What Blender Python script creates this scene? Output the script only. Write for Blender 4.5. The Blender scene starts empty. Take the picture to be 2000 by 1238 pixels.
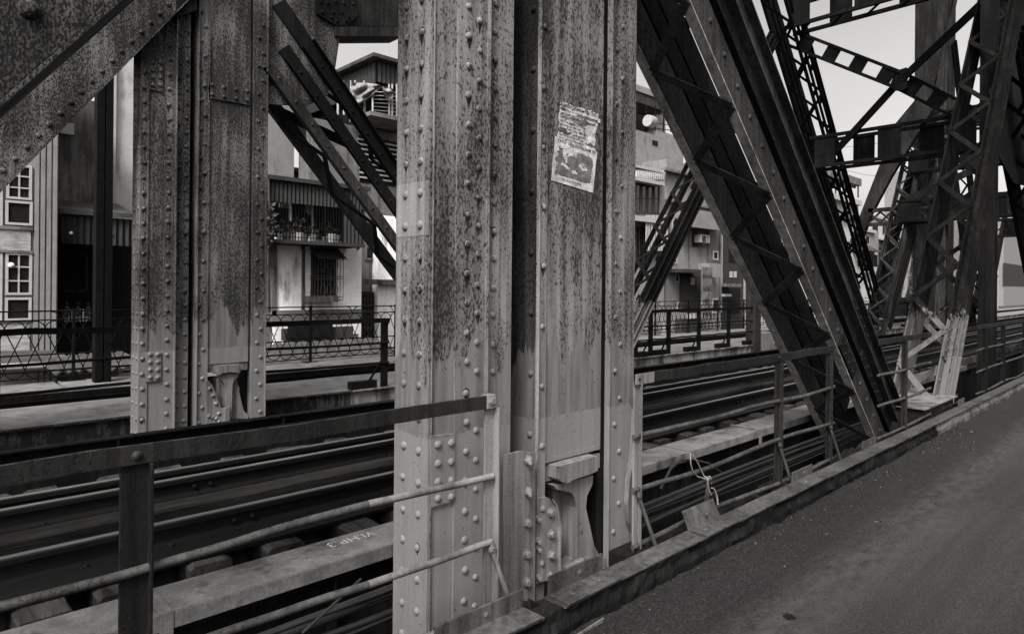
import bpy, math, random
from mathutils import Vector, noise
rnd = random.Random(7)
sc = bpy.context.scene
COL = sc.collection
# ---------------------------------------------------------------- camera
EYE = 1.6                                   # eye height over the deck edge, metres
TH = math.radians(46.3)                     # heading from the bridge axis (+X) towards the far side (+Y)
C, S = math.cos(TH), math.sin(TH)
F, RO = 1290.0, 0.009
cd = bpy.data.cameras.new('camera'); cam = bpy.data.objects.new('camera', cd); COL.objects.link(cam)
cd.sensor_width = 36; cd.lens = F / 2000 * 36; cd.shift_y = -0.0295
cd.clip_start = 0.05; cd.clip_end = 2000
fw = Vector((C, S, 0)); rt = Vector((S, -C, 0)); up = Vector((0, 0, 1))
R_ = (rt + RO * up).normalized(); U_ = (up - RO * rt).normalized()
from mathutils import Matrix
M_ = Matrix((R_, U_, -fw)).transposed().to_4x4(); M_.translation = (0, 0, EYE)
cam.matrix_world = M_
sc.camera = cam
# ---------------------------------------------------------------- sky, sun, exposure
SUN_EL, SUN_AZ = math.radians(50), math.radians(210)   # high veiled sun, from behind and left of the camera
w = bpy.data.worlds.new('World'); sc.world = w; w.use_nodes = True
nt = w.node_tree; nt.nodes.clear()
out = nt.nodes.new('ShaderNodeOutputWorld'); bg = nt.nodes.new('ShaderNodeBackground')
sky = nt.nodes.new('ShaderNodeTexSky'); sky.sky_type = 'NISHITA'; sky.sun_disc = False
sky.sun_elevation = SUN_EL; sky.sun_rotation = math.radians(90) - SUN_AZ
sky.dust_density = 6; sky.air_density = 1.0; sky.altitude = 0
bw = nt.nodes.new('ShaderNodeRGBToBW'); nt.links.new(sky.outputs[0], bw.inputs[0])
tc = nt.nodes.new('ShaderNodeTexCoord'); nz = nt.nodes.new('ShaderNodeTexNoise')
nz.inputs['Scale'].default_value = 1.6; nz.inputs['Detail'].default_value = 5
nt.links.new(tc.outputs['Generated'], nz.inputs['Vector'])
mr = nt.nodes.new('ShaderNodeMapRange'); mr.inputs[1].default_value = .3; mr.inputs[2].default_value = .7
mr.inputs[3].default_value = .80; mr.inputs[4].default_value = 1.14
nt.links.new(nz.outputs[0], mr.inputs[0])
mul = nt.nodes.new('ShaderNodeMath'); mul.operation = 'MULTIPLY'
nt.links.new(bw.outputs[0], mul.inputs[0]); nt.links.new(mr.outputs[0], mul.inputs[1])
tint = nt.nodes.new('ShaderNodeVectorMath'); tint.operation = 'SCALE'
tint.inputs[0].default_value = (1.0, .975, .96); nt.links.new(mul.outputs[0], tint.inputs['Scale'])
nt.links.new(tint.outputs[0], bg.inputs['Color']); bg.inputs['Strength'].default_value = .096
nt.links.new(bg.outputs[0], out.inputs[0])
sl = bpy.data.lights.new('sun', 'SUN'); sl.energy = 1.5; sl.angle = math.radians(18); sl.color = (1, .975, .95)
so = bpy.data.objects.new('sun', sl); COL.objects.link(so)
sd = Vector((math.cos(SUN_EL) * math.cos(SUN_AZ), math.cos(SUN_EL) * math.sin(SUN_AZ), math.sin(SUN_EL)))
so.rotation_euler = (-sd).to_track_quat('-Z', 'Y').to_euler(); so.location = sd * 60
sc.view_settings.view_transform = 'Standard'; sc.view_settings.look = 'None'
sc.view_settings.exposure = 1.78; sc.view_settings.gamma = 1.0
sc.cycles.max_bounces = 6; sc.cycles.diffuse_bounces = 3; sc.cycles.glossy_bounces = 3

# ---------------------------------------------------------------- helpers
def at(px, py, X=None, Y=None, Z=None):
    """where the sight line of a pixel of the photograph meets a plane of the place"""
    dx = (px - 1000) / F; dy = (560 - py) / F
    u = dx - RO * dy; v = dy + RO * dx
    d = Vector((C + S * u, S - C * u, v))
    t = X / d.x if X is not None else (Y / d.y if Y is not None else (Z - EYE) / d.z)
    return Vector((0, 0, EYE)) + d * t

class MB:
    def __init__(s): s.v = []; s.f = []; s.sm = []
    def add(s, vs, fs, smooth=False):
        b = len(s.v); s.v += [tuple(p) for p in vs]
        for f in fs: s.f.append(tuple(i + b for i in f)); s.sm.append(smooth)
        return s
    def hexa(s, p):      # p: 4 bottom, 4 top (same order)
        return s.add(p, [(3, 2, 1, 0), (4, 5, 6, 7), (0, 1, 5, 4), (1, 2, 6, 5), (2, 3, 7, 6), (3, 0, 4, 7)])
    def box(s, x0, x1, y0, y1, z0, z1):
        return s.hexa([(x0, y0, z0), (x1, y0, z0), (x1, y1, z0), (x0, y1, z0), (x0, y0, z1), (x1, y0, z1), (x1, y1, z1), (x0, y1, z1)])
    def bar(s, p0, p1, w, t, side):   # w along side, t along the third axis, centred
        p0 = Vector(p0); p1 = Vector(p1); d = (p1 - p0).normalized()
        a = Vector(side); a = (a - d * a.dot(d)).normalized(); b = d.cross(a)
        q = [p0 + a * i * w / 2 + b * j * t / 2 for i, j in ((-1, -1), (1, -1), (1, 1), (-1, 1))]
        q += [x + (p1 - p0) for x in q]
        return s.hexa(q)
    def tube(s, pts, r, n=8, smooth=True):
        pts = [Vector(p) for p in pts]; vs = []; fs = []; m = len(pts)
        ref = None
        for i, p in enumerate(pts):
            d = (pts[min(i + 1, m - 1)] - pts[max(i - 1, 0)]).normalized()
            if ref is None:
                ref = Vector((0, 0, 1)) if abs(d.z) < .9 else Vector((1, 0, 0))
            a = (ref - d * ref.dot(d)).normalized(); b = d.cross(a); ref = a
            rr = r[i] if isinstance(r, (list, tuple)) else r
            for k in range(n):
                t = 2 * math.pi * k / n
                vs.append(p + a * rr * math.cos(t) + b * rr * math.sin(t))
        for i in range(m - 1):
            for k in range(n):
                k2 = (k + 1) % n
                fs.append((i * n + k, i * n + k2, (i + 1) * n + k2, (i + 1) * n + k))
        s.add(vs, fs, smooth)
        s.add(vs[:n], [tuple(range(n - 1, -1, -1))]); s.add(vs[-n:], [tuple(range(n))])
        return s
    def dome(s, p, nrm, r, h=None, n=10):
        p = Vector(p); d = Vector(nrm).normalized(); h = h or r * .75
        r *= rnd.uniform(.94, 1.05); h *= rnd.uniform(.9, 1.06)
        a = d.orthogonal().normalized(); b = d.cross(a); vs = []; fs = []
        L = ((1.0, 0), (.96, .38), (.76, .72), (.4, .94))
        for rr, hh in L:
            for k in range(n):
                t = 2 * math.pi * k / n
                vs.append(p + a * r * rr * math.cos(t) + b * r * rr * math.sin(t) + d * h * hh)
        vs.append(p + d * h)
        for i in range(3):
            for k in range(n):
                fs.append((i * n + k, i * n + (k + 1) % n, (i + 1) * n + (k + 1) % n, (i + 1) * n + k))
        for k in range(n): fs.append((3 * n + k, 3 * n + (k + 1) % n, 4 * n))
        return s.add(vs, fs, True)
    def bolt(s, p, nrm, r, h, stud=0):
        p = Vector(p); d = Vector(nrm).normalized(); a = d.orthogonal().normalized(); b = d.cross(a)
        ph = rnd.uniform(0, 1)
        def ring(r, o, n, z): return [p + d * z + a * r * math.cos(o + 2 * math.pi * k / n) + b * r * math.sin(o + 2 * math.pi * k / n) for k in range(n)]
        def cyl(r0, r1, z0, z1, n):
            v = ring(r0, ph, n, z0) + ring(r1, ph, n, z1)
            s.add(v, [(k, (k + 1) % n, n + (k + 1) % n, n + k) for k in range(n)] + [tuple(range(n, 2 * n))])
        cyl(r * 1.35, r * 1.35, 0, h * .18, 16); cyl(r, r, h * .18, h * .85, 6); cyl(r, r * .86, h * .85, h, 6)
        if stud: cyl(r * .55, r * .52, h, h + stud, 10)
        return s
    def prism(s, pts, vec):
        n = len(pts); pts = [Vector(p) for p in pts]; vec = Vector(vec)
        nn = Vector((0, 0, 0))
        for i in range(n): nn += pts[i].cross(pts[(i + 1) % n])
        if nn.dot(vec) < 0: pts = pts[::-1]
        v = pts + [p + vec for p in pts]
        return s.add(v, [tuple(range(n - 1, -1, -1)), tuple(range(n, 2 * n))] + [(k, (k + 1) % n, n + (k + 1) % n, n + k) for k in range(n)])
    def build(s, name, mat, parent=None):
        me = bpy.data.meshes.new(name); me.from_pydata(s.v, [], s.f)
        me.polygons.foreach_set('use_smooth', s.sm); me.materials.append(mat); me.update()
        o = bpy.data.objects.new(name, me); COL.objects.link(o)
        if parent is not None:
            o.parent = parent; o.matrix_parent_inverse = Matrix.Translation(-chain(parent))
        return o
def chain(o):
    return o.location.copy() if o.type == 'EMPTY' else Vector((0, 0, 0))
def tag(o, label=None, cat=None, group=None, kind=None):
    if label: o['label'] = label
    if cat: o['category'] = cat
    if group: o['group'] = group
    if kind: o['kind'] = kind
    return o
def thing(name, loc, label, cat, group=None):
    o = bpy.data.objects.new(name, None); COL.objects.link(o); o.location = loc; o.empty_display_size = .2
    return tag(o, label, cat, group)
def copy_tree(o, parent=None):
    c = o.copy(); COL.objects.link(c)
    if parent is not None: c.parent = parent
    for ch in list(o.children): copy_tree(ch, c)
    return c
def textmesh(name, body, size, mat, parent, mw, font_bold=False):
    cu = bpy.data.curves.new(name, 'FONT'); cu.body = body; cu.size = size; cu.align_x = 'LEFT'
    if font_bold: cu.offset = size * .018
    o = bpy.data.objects.new(name, cu); COL.objects.link(o)
    bpy.context.view_layer.update()
    me = bpy.data.meshes.new_from_object(o.evaluated_get(bpy.context.evaluated_depsgraph_get()))
    bpy.data.objects.remove(o); bpy.data.curves.remove(cu)
    me.name = name; me.materials.clear(); me.materials.append(mat); me.transform(mw)
    o = bpy.data.objects.new(name, me); COL.objects.link(o)
    if parent is not None:
        o.parent = parent; o.matrix_parent_inverse = Matrix.Translation(-chain(parent))
    return o

# ---------------------------------------------------------------- materials
WARM = (1.0, .978, .962)
def col(v): return (v * WARM[0], v * WARM[1], v * WARM[2], 1)
class N:
    def __init__(s, name):
        s.m = bpy.data.materials.new(name); s.m.use_nodes = True; s.t = s.m.node_tree; s.t.nodes.clear()
        s.o = s.t.nodes.new('ShaderNodeOutputMaterial'); s.b = s.t.nodes.new('ShaderNodeBsdfPrincipled')
        s.t.links.new(s.b.outputs[0], s.o.inputs[0]); s.geo = s.t.nodes.new('ShaderNodeNewGeometry')
        s.pos = s.geo.outputs['Position']
    def L(s, a, b): s.t.links.new(a, b)
    def scale(s, v):
        n = s.t.nodes.new('ShaderNodeVectorMath'); n.operation = 'MULTIPLY'; n.inputs[1].default_value = v
        s.L(s.pos, n.inputs[0]); return n.outputs[0]
    def noise(s, sc, det=4, rough=.55, stretch=(1, 1, 1)):
        n = s.t.nodes.new('ShaderNodeTexNoise'); n.inputs['Scale'].default_value = sc
        n.inputs['Detail'].default_value = det; n.inputs['Roughness'].default_value = rough
        s.L(s.scale(stretch), n.inputs['Vector']); return n.outputs[0]
    def math(s, op, a, b=None, c=None):
        n = s.t.nodes.new('ShaderNodeMath'); n.operation = op
        for i, x in enumerate((a, b, c)):
            if x is None: continue
            if isinstance(x, (int, float)): n.inputs[i].default_value = x
            else: s.L(x, n.inputs[i])
        return n.outputs[0]
    def step(s, x, a, b, lo=0.0, hi=1.0):
        n = s.t.nodes.new('ShaderNodeMapRange'); n.interpolation_type = 'SMOOTHSTEP'
        s.L(x, n.inputs[0])
        for i, v in ((1, a), (2, b), (3, lo), (4, hi)):
            if isinstance(v, (int, float)): n.inputs[i].default_value = v
            else: s.L(v, n.inputs[i])
        return n.outputs[0]
    def mixf(s, f, a, b):
        n = s.t.nodes.new('ShaderNodeMix'); n.data_type = 'FLOAT'
        for i, x in ((0, f), (2, a), (3, b)):
            if isinstance(x, (int, float)): n.inputs[i].default_value = x
            else: s.L(x, n.inputs[i])
        return n.outputs[0]
    def xyz(s):
        n = s.t.nodes.new('ShaderNodeSeparateXYZ'); s.L(s.pos, n.inputs[0]); return n.outputs
    def color(s, v):
        n = s.t.nodes.new('ShaderNodeVectorMath'); n.operation = 'SCALE'; n.inputs[0].default_value = WARM
        s.L(v, n.inputs['Scale']); s.L(n.outputs[0], s.b.inputs['Base Color'])
    def rough(s, v):
        if isinstance(v, (int, float)): s.b.inputs['Roughness'].default_value = v
        else: s.L(v, s.b.inputs['Roughness'])
    def spec(s, v): s.b.inputs['Specular IOR Level'].default_value = v
    def bump(s, h, strength=.4, dist=.004, normal=None):
        n = s.t.nodes.new('ShaderNodeBump'); n.inputs['Strength'].default_value = strength
        n.inputs['Distance'].default_value = dist; s.L(h, n.inputs['Height'])
        if normal is not None: s.L(normal, n.inputs['Normal'])
        s.L(n.outputs[0], s.b.inputs['Normal'])
    def bevel(s, r=.005):
        n = s.t.nodes.new('ShaderNodeBevel'); n.samples = 3; n.inputs['Radius'].default_value = r; return n.outputs[0]

def steel(name, paint, dirt, thr=.56, clean=None, zc=1.22, rough=.55, speck=85, streak=.35, edge=.1, bev=.005, spec=.18, zc2=.85, fleck=0, top_shade=.012):
    n = N(name)
    n1 = n.noise(speck, 3.5, .58, (1, 1, .5)); n2 = n.noise(2.2, 3, .5, (1, 1, .5)); n3 = n.noise(20, 4, .6, (1, 1, .045))
    s_ = n.math('ADD', n1, n.math('MULTIPLY', n.math('SUBTRACT', n2, .5), .42))
    s_ = n.math('ADD', s_, n.math('MULTIPLY', n.math('SUBTRACT', n3, .5), streak))
    s_ = n.math('ADD', s_, n.math('MULTIPLY', n.math('SUBTRACT', n.xyz()[2], 2.0), top_shade))  # darkens with height: shadow from the structure above, put into the colour
    fd = n.math('MULTIPLY', n.step(s_, thr - .06, thr + .07), .92)
    dots = n.step(n.math('ADD', n.noise(150, 3, .55, (1, 1, .55)), n.math('MULTIPLY', n.math('SUBTRACT', n2, .5), .35)), thr + .07, thr + .11)
    fd = n.math('MAXIMUM', fd, dots)
    tone = n.step(n2, .32, .70, 1.2, .62); tone = n.math('MULTIPLY', tone, n.step(n3, .32, .68, 1.25, .62))
    fine = n.step(n.noise(130, 3, .6), .3, .7, .8, 1.2)
    tone = n.math('MULTIPLY', tone, fine)
    v = n.mixf(fd, n.math('MULTIPLY', tone, paint), n.math('MULTIPLY', fine, dirt))
    ro = n.mixf(fd, rough, .8)
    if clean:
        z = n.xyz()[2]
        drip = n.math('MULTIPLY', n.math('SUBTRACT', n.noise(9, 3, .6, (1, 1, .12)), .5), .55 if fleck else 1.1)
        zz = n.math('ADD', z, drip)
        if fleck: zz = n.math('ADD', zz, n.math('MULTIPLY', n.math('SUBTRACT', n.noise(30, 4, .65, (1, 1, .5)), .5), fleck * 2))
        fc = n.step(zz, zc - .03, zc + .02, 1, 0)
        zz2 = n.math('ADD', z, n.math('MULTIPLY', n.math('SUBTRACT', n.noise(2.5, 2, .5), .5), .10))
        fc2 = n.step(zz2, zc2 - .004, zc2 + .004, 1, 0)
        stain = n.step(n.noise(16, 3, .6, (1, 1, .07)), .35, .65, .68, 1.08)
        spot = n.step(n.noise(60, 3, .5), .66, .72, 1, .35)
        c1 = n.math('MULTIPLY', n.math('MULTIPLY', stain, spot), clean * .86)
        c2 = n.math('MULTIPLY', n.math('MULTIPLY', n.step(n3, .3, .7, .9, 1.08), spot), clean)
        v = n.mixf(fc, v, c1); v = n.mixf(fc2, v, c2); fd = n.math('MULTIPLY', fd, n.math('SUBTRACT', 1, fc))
    bv = n.bevel(bev)
    if edge:
        d = n.t.nodes.new('ShaderNodeVectorMath'); d.operation = 'DOT_PRODUCT'
        n.L(bv, d.inputs[0]); n.L(n.geo.outputs['True Normal'], d.inputs[1])
        fe = n.math('MULTIPLY', n.step(d.outputs['Value'], .80, .97, 1, 0), n.step(n.noise(14, 3), .42, .56))
        v = n.mixf(n.math('MULTIPLY', fe, .8), v, edge)
    n.color(v); n.rough(ro); n.spec(spec)
    h = n.math('ADD', n.math('MULTIPLY', fd, -.6), n.math('MULTIPLY', n.noise(90, 4, .6), .8))
    n.bump(h, .5, .004, bv)
    return n.m
def plain(name, v, rough=.7, var=.25, sc=6, bump=.2, stretch=(1, 1, 1), spec=.10, grime=0, gthr=.58, metal=0):
    n = N(name); a = n.noise(sc, 6, .6, stretch); b = n.noise(sc * 9, 3, .6, stretch)
    t = n.math('MULTIPLY', n.step(a, .28, .72, 1 - var, 1 + var), n.step(b, .3, .7, 1 - var * .5, 1 + var * .5))
    x = n.math('MULTIPLY', t, v)
    if grime:
        g = n.math('ADD', n.noise(1.7, 5, .65, (1, 1, .45)), n.math('MULTIPLY', n.math('SUBTRACT', n.noise(7, 4, .6, (1, 1, .08)), .5), .7))
        x = n.mixf(n.math('MULTIPLY', n.step(g, gthr - .1, gthr + .12), grime), x, v * .18)
    n.color(x); n.rough(rough); n.spec(spec); n.b.inputs['Metallic'].default_value = metal
    if bump: n.bump(b, bump, .004)
    return n.m
M = {}
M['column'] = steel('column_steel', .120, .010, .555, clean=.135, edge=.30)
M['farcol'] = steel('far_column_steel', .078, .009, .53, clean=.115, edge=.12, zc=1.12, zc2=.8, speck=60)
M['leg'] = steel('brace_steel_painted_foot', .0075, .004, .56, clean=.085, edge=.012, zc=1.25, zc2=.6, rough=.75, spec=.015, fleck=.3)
M['dark2'] = steel('brace_front_steel', .026, .007, .56, edge=.11, rough=.55, spec=.12)
M['dark'] = steel('dark_brace_steel', .0075, .004, .54, edge=.045, rough=.6, spec=.04)
M['dirt_shade'] = steel('dirt_and_shade_face', .022, .006, .52, clean=.085, edge=.04, spec=.05)  # dirt plus the shade inside the gap, both in the colour
M['bead'] = steel('edge_bead_steel', .16, .02, .60, edge=.2, rough=.5, spec=.2)
M['lit_flange'] = steel('lit_flange_steel', .20, .02, .64, edge=.2, rough=.5, spec=.3)  # paler colour stands in for light caught by the lower flange
M['edge'] = steel('deck_edge_steel', .050, .012, .60, edge=.12, rough=.5, spec=.25)
M['mid'] = steel('worn_brace_steel', .019, .006, .54, edge=.05, rough=.6, streak=.5, spec=.08)
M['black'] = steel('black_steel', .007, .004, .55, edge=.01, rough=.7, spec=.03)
M['rustnear'] = steel('near_rust_spotted_steel', .060, .006, .52, speck=120, streak=.1, edge=.05, spec=.08)
M['rust'] = steel('rust_spotted_steel', .082, .007, .525, speck=70, streak=.1, edge=.05, spec=.1)
M['cast'] = steel('painted_cast_iron', .095, .025, .62, speck=26, streak=.6, edge=.2, top_shade=0)
M['run'] = plain('rust_run', .018, .9, .5, 40, 0, spec=.02)
M['clean'] = steel('clean_painted_steel', .118, .03, .74, edge=.24)
M['railp'] = steel('handrail_bar_steel', .040, .012, .60, edge=0, speck=70, spec=.2)
M['post'] = steel('dark_post_steel', .0065, .005, .57, edge=.04, spec=.08)
M['bartop'] = steel('handrail_top_steel', .012, .006, .56, edge=.09, spec=.12)
M['rail'] = plain('rail_steel', .0045, .5, .3, 3, .15, (.15, 1, 1), .1)
M['railhead'] = plain('worn_rail_head', .11, .34, .4, 5, .1, (.1, 1, 1), .5, metal=.5)
M['sleeper'] = plain('sleeper_timber', .026, .95, .6, 5, .8, (1, .12, 1), spec=.03)
M['plank'] = plain('guard_timber', .012, .9, .7, 7, .6, (.08, 1, 1), spec=.03)
M['plate'] = plain('walkway_plate_steel', .115, .6, .35, 7, .3, spec=.2, grime=.85, gthr=.58)
M['cable'] = plain('cable_sheath', .012, .4, .2, 8, .1, spec=.4)
M['void'] = plain('light_blocker_black', .005, .95, .3, 3, .3)
M['white'] = plain('window_white', .32, .5, .08, 6, 0)
M['glass'] = plain('dark_glass', .012, .15, .2, 2, 0, spec=.8)
M['dkglass'] = plain('dark_interior', .008, .6, .2, 2, 0)
M['wallA'] = plain('pale_render', .18, .85, .12, 2, .2, grime=.45, gthr=.62)
M['wallB'] = plain('cream_render', .34, .85, .12, 2, .2, grime=.5, gthr=.64)
M['cream'] = plain('cream_plaster', .72, .85, .15, 2, .2, grime=.7, gthr=.62)
M['wallC'] = plain('grey_render', .12, .85, .2, 2, .2, grime=.6, gthr=.57)
M['wallD'] = plain('stained_concrete', .10, .9, .3, 2, .3, (1, 1, .3), grime=.7, gthr=.52)
M['wallE'] = plain('dark_render', .035, .85, .2, 2, .2)
M['stone'] = plain('stone_cladding', .26, .9, .35, 9, 1.0, (.5, .5, 2))
M['corr'] = plain('dark_corrugated', .014, .6, .2, 4, .2, spec=.3)
M['roofs'] = plain('corrugated_roof', .05, .7, .3, 3, .2, grime=.4)
M['trim'] = plain('pale_trim', .30, .7, .1, 5, .1)
M['iron'] = plain('wrought_iron', .005, .7, .3, 8, .2, spec=.05)
M['ironlt'] = plain('worn_iron', .05, .6, .4, 8, .2)
M['cloth'] = plain('tarpaulin', .20, .95, .45, 7, .2)
M['leaf'] = plain('balcony_leaves', .06, .7, .5, 20, 0)
M['ink'] = plain('print_ink', .012, .8, .1, 9, 0)
M['chalk'] = plain('chalk', .34, .9, .2, 9, 0)
M['lamp'] = plain('pale_plastic', .7, .5, .05, 9, 0)
YN, YF = 2.62, 8.5                        # faces of the near and the far truss
# ---------------------------------------------------------------- setting
def struct(name, mb, mat, kind='structure'): return tag(mb.build(name, mat), kind=kind)
n = N('asphalt'); g1 = n.noise(70, 6, .72); g2 = n.noise(1.1, 5, .6, (.35, 1, 1)); g3 = n.noise(130, 2, .5); y = n.xyz()[1]
yy = n.math('ADD', y, n.math('MULTIPLY', n.math('SUBTRACT', n.noise(4, 6, .75, (.3, 1, 1)), .5), .40))
lane = n.step(yy, 1.42, 1.66)                                     # the unswept strip along the kerb
dust = n.math('MULTIPLY', n.step(n.math('ABSOLUTE', n.math('SUBTRACT', yy, 1.56)), 0, .30, 1, 0), n.step(n.noise(14, 6, .75, (.5, 1, 1)), .30, .70))
v = n.mixf(lane, .017, .0055)
v = n.math('MULTIPLY', v, n.step(g2, .3, .7, .7, 1.25)); wear = n.noise(9, 3, .5, (.03, 1, 1)); v = n.math('MULTIPLY', v, n.step(wear, .3, .7, .82, 1.18))
v = n.math('MULTIPLY', v, n.mixf(lane, n.step(g1, .36, .64, .42, 1.65), n.step(g1, .37, .63, .1, 2.3)))
v = n.mixf(n.math('MULTIPLY', dust, .7), v, .05)
grit = n.math('MULTIPLY', n.step(g3, .61, .66), n.mixf(lane, .55, .8)); v = n.mixf(grit, v, .055)
dk = n.math('MULTIPLY', n.step(n.noise(38, 4, .65), .585, .65), n.mixf(lane, .25, .9)); v = n.mixf(dk, v, .007)
n.color(v); n.rough(.9); n.spec(.25); n.bump(n.math('ADD', g1, n.math('MULTIPLY', n.noise(28, 5, .7), .9)), 1.0, .010)
M['asphalt'] = n.m
def grid(name, x0, x1, y0, y1, nx, ny, zf, mat, kind='structure'):
    mb = MB(); vs = []; fs = []
    for i in range(nx + 1):
        for j in range(ny + 1):
            x = x0 + (x1 - x0) * i / nx; yv = y0 + (y1 - y0) * j / ny; vs.append((x, yv, zf(x, yv)))
    for i in range(nx):
        for j in range(ny):
            a = i * (ny + 1) + j; fs.append((a, a + ny + 1, a + ny + 2, a + 1))
    mb.add(vs, fs, True); return struct(name, mb, mat, kind)
def nz3(x, y, z, s): return noise.noise(Vector((x * s, y * s, z * s)))
grid('road', -12, 120, -5, 2.24, 260, 60, lambda x, yv: -.20 + (max(0, yv - 1.55) ** 2) * .12 + nz3(x, yv, 0, 2.2) * .012 + nz3(x, yv, 3, 9) * .004, M['asphalt'])
M['concrete'] = plain('bridge_deck_concrete', .125, .9, .25, 3, .5, spec=.2, grime=.5, gthr=.60)
M['kerbm'] = plain('broken_kerb_stone', .007, .95, .6, 9, 1.0, grime=.8, gthr=.5)
M['kerbl'] = plain('pale_kerb_concrete', .065, .95, .4, 5, .9, (.5, 1, 1), grime=.7, gthr=.55)
def kerb(name, x0, x1, mat, top, rough_):
    mb = MB(); nx = int((x1 - x0) * 30); prof = [(2.17, -.26), (2.165, -.19), (2.20, -.15), (2.195, -.10), (2.215, -.06), (2.21, top), (2.36, top)]
    vs = []; fs = []; m = len(prof)
    for i in range(nx + 1):
        x = x0 + (x1 - x0) * i / nx
        for j, (py_, pz) in enumerate(prof):
            k = 0 if j in (0, 6) else rough_
            vs.append((x, py_ + k * nz3(x, j * .7, 1, 3.1) + k * 1.1 * nz3(x, j * 1.3, 5, 17), pz + k * .6 * nz3(x, j, 9, 6) + k * .6 * nz3(x, j * 2.1, 3, 19)))
    for i in range(nx):
        for j in range(m - 1):
            a = i * m + j; fs.append((a, a + m, a + m + 1, a + 1))
    mb.add(vs, fs, False); return struct(name, mb, mat)
kerb('kerb', 1.0, 9.2, M['kerbm'], -.016, .022)
kerb('kerb', 9.2, 60, M['kerbl'], -.013, .014)
mb = MB(); mb.box(-8, 70, 2.37, 9.3, -1.25, -1.2); struct('added_dark_floor', mb, M['void'])  # added plate: blocks light from below, keeps the gaps black
# rubble lying on the ledge behind the deck edge
mb = MB()
grid('rubble', 3.5, 9.5, 2.38, 2.60, 200, 14, lambda x, yv: -.10 + nz3(x, yv, 2, 7) * .045 + nz3(x, yv, 2, 19) * .02, M['kerbm'], 'stuff')
M['ground'] = plain('street_ground', .04, .95, .3, .6, .3)
mb = MB(); mb.add([(-300, -300, -6), (600, -300, -6), (600, 600, -6), (-300, 600, -6)], [(0, 1, 2, 3)]); struct('ground', mb, M['ground'])
# far roadway with its kerb and paving
grid('far_road', -6, 90, 9.36, 10.95, 200, 8, lambda x, yv: -.075 + nz3(x, yv, 0, 1.1) * .012, M['concrete'])
mb = MB(); x = -6.0
while x < 90:
    L = rnd.uniform(1.25, 1.5); t = rnd.uniform(-.012, .012)
    mb.hexa([(x + .03, 11.0, -.02), (x + L - .03, 11.0, -.02), (x + L, 12.15, -.02), (x + .05, 12.15, -.02), (x + .03, 11.0, .085 + t), (x + L - .035, 11.0, .085 - t), (x + L, 12.15, .09), (x + .05, 12.15, .09)])
    x += L
struct('far_pavement', mb, M['concrete'])
mb = MB(); mb.box(-6, 90, 10.955, 10.99, -.12, .075); mb.box(-6, 90, 10.93, 10.954, -.02, -.006)
for k in range(60): mb.dome((-4 + k * .28, 10.954, .03), (0, -1, 0), .012)
mb.box(-6, 90, 10.992, 12.2, -.5, -.022)
struct('far_kerb', mb, M['black'])

# ---------------------------------------------------------------- bridge columns
def XN(px, Y=YN): return at(px, 560, Y=Y).x
GR = None
def rust_run(p, nrm, r):
    d = Vector(nrm); a = Vector((0, 0, 1)).cross(d).normalized(); q = Vector(p) + d * .0007
    L = rnd.uniform(1.2, 4.5) * r; wd = rnd.uniform(1.02, 1.22) * r; sk = rnd.uniform(-.2, .2) * r
    pts = [q + a * wd * math.cos(t) + Vector((0, 0, wd * math.sin(t))) for t in [math.pi * i / 6 for i in range(7)]]
    pts += [q - a * (wd * .55 - sk) - Vector((0, 0, L * .5)), q + a * sk - Vector((0, 0, L)), q + a * (wd * .5 + sk) - Vector((0, 0, L * .45))]
    GR.add(pts, [tuple(range(10))])
def rows(mb, x, y, z0, pitch, zmin, zmax, r, nrm=(0, -1, 0), jit=.004):
    k = 0
    z = z0
    while z - pitch > zmin: z -= pitch
    while z < zmin: z += pitch
    while z < zmax:
        if GR is not None and rnd.random() < (.5 if z > 1.3 else .12): rust_run((x, y, z), nrm, r)
        mb.dome((x + rnd.uniform(-jit, jit), y, z + rnd.uniform(-jit, jit)) if nrm[1] else (x, y + rnd.uniform(-jit, jit), z + rnd.uniform(-jit, jit)), nrm, r)
        z += pitch
ZB, ZT = -1.15, 7.2
GR = MB()
col_ = thing('bridge_column', (XN(1000), YN + .15, ZB), 'tall riveted steel bridge column in the foreground carrying the torn notice', 'bridge column')
xa0, xa1, xa2, xa3, xb0, xb1, xb2, xb3, xb4 = [XN(p) for p in (838, 890, 948, 1006, 1052, 1068, 1180, 1191, 1240)]
YR = YN + .29
R1 = .0195
mb = MB(); mb.box(xa0, xa0 + .016, YN, YR, ZB, ZT)
for px in (791, 820):
    yy_ = at(px, 560, X=xa0).y; rows(mb, xa0, yy_, 3.025, .1603, -.6, 5, R1, (-1, 0, 0))
mb.build('side_plate', M['column'], col_)
z0_, z1_ = at(806, 462, X=xa0).z, at(806, 358, X=xa0).z
mb = MB(); mb.box(xa0 - .0012, xa0 - .0001, YN + .004, YR - .002, z0_, z1_)
for px in (791, 820):
    for kz in range(-3, 30):
        zz_ = 3.025 - .1603 * kz
        if z0_ < zz_ < z1_: mb.dome((xa0 - .001, at(px, 560, X=xa0).y, zz_), (-1, 0, 0), R1 * 1.06)
M['patch'] = steel('repainted_patch', .15, .03, .66, edge=0, top_shade=0); mb.build('repainted_patch', M['patch'], col_)
mb = MB(); mb.box(xa0 + .016, xa1, YN + .012, YR - .01, ZB, ZT); mb.build('web_plate', M['column'], col_)
mb = MB(); mb.box(xa0 + .0165, xa0 + .024, YN - .003, YN + .012, ZB, ZT); mb.build('corner_bead', M['bead'], col_)
mb = MB(); mb.box(xa1, xa2, YN, YR - .01, ZB, ZT); mb.box(xa2, xa2 + .008, YN - .022, YR - .01, ZB, ZT)
rows(mb, XN(912), YN, 3.04, .1527, -.6, 5, R1); rows(mb, XN(933), YN, 2.985, .1527, -.6, 5, R1 * .9)
mb.build('angle', M['column'], col_)
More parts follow.
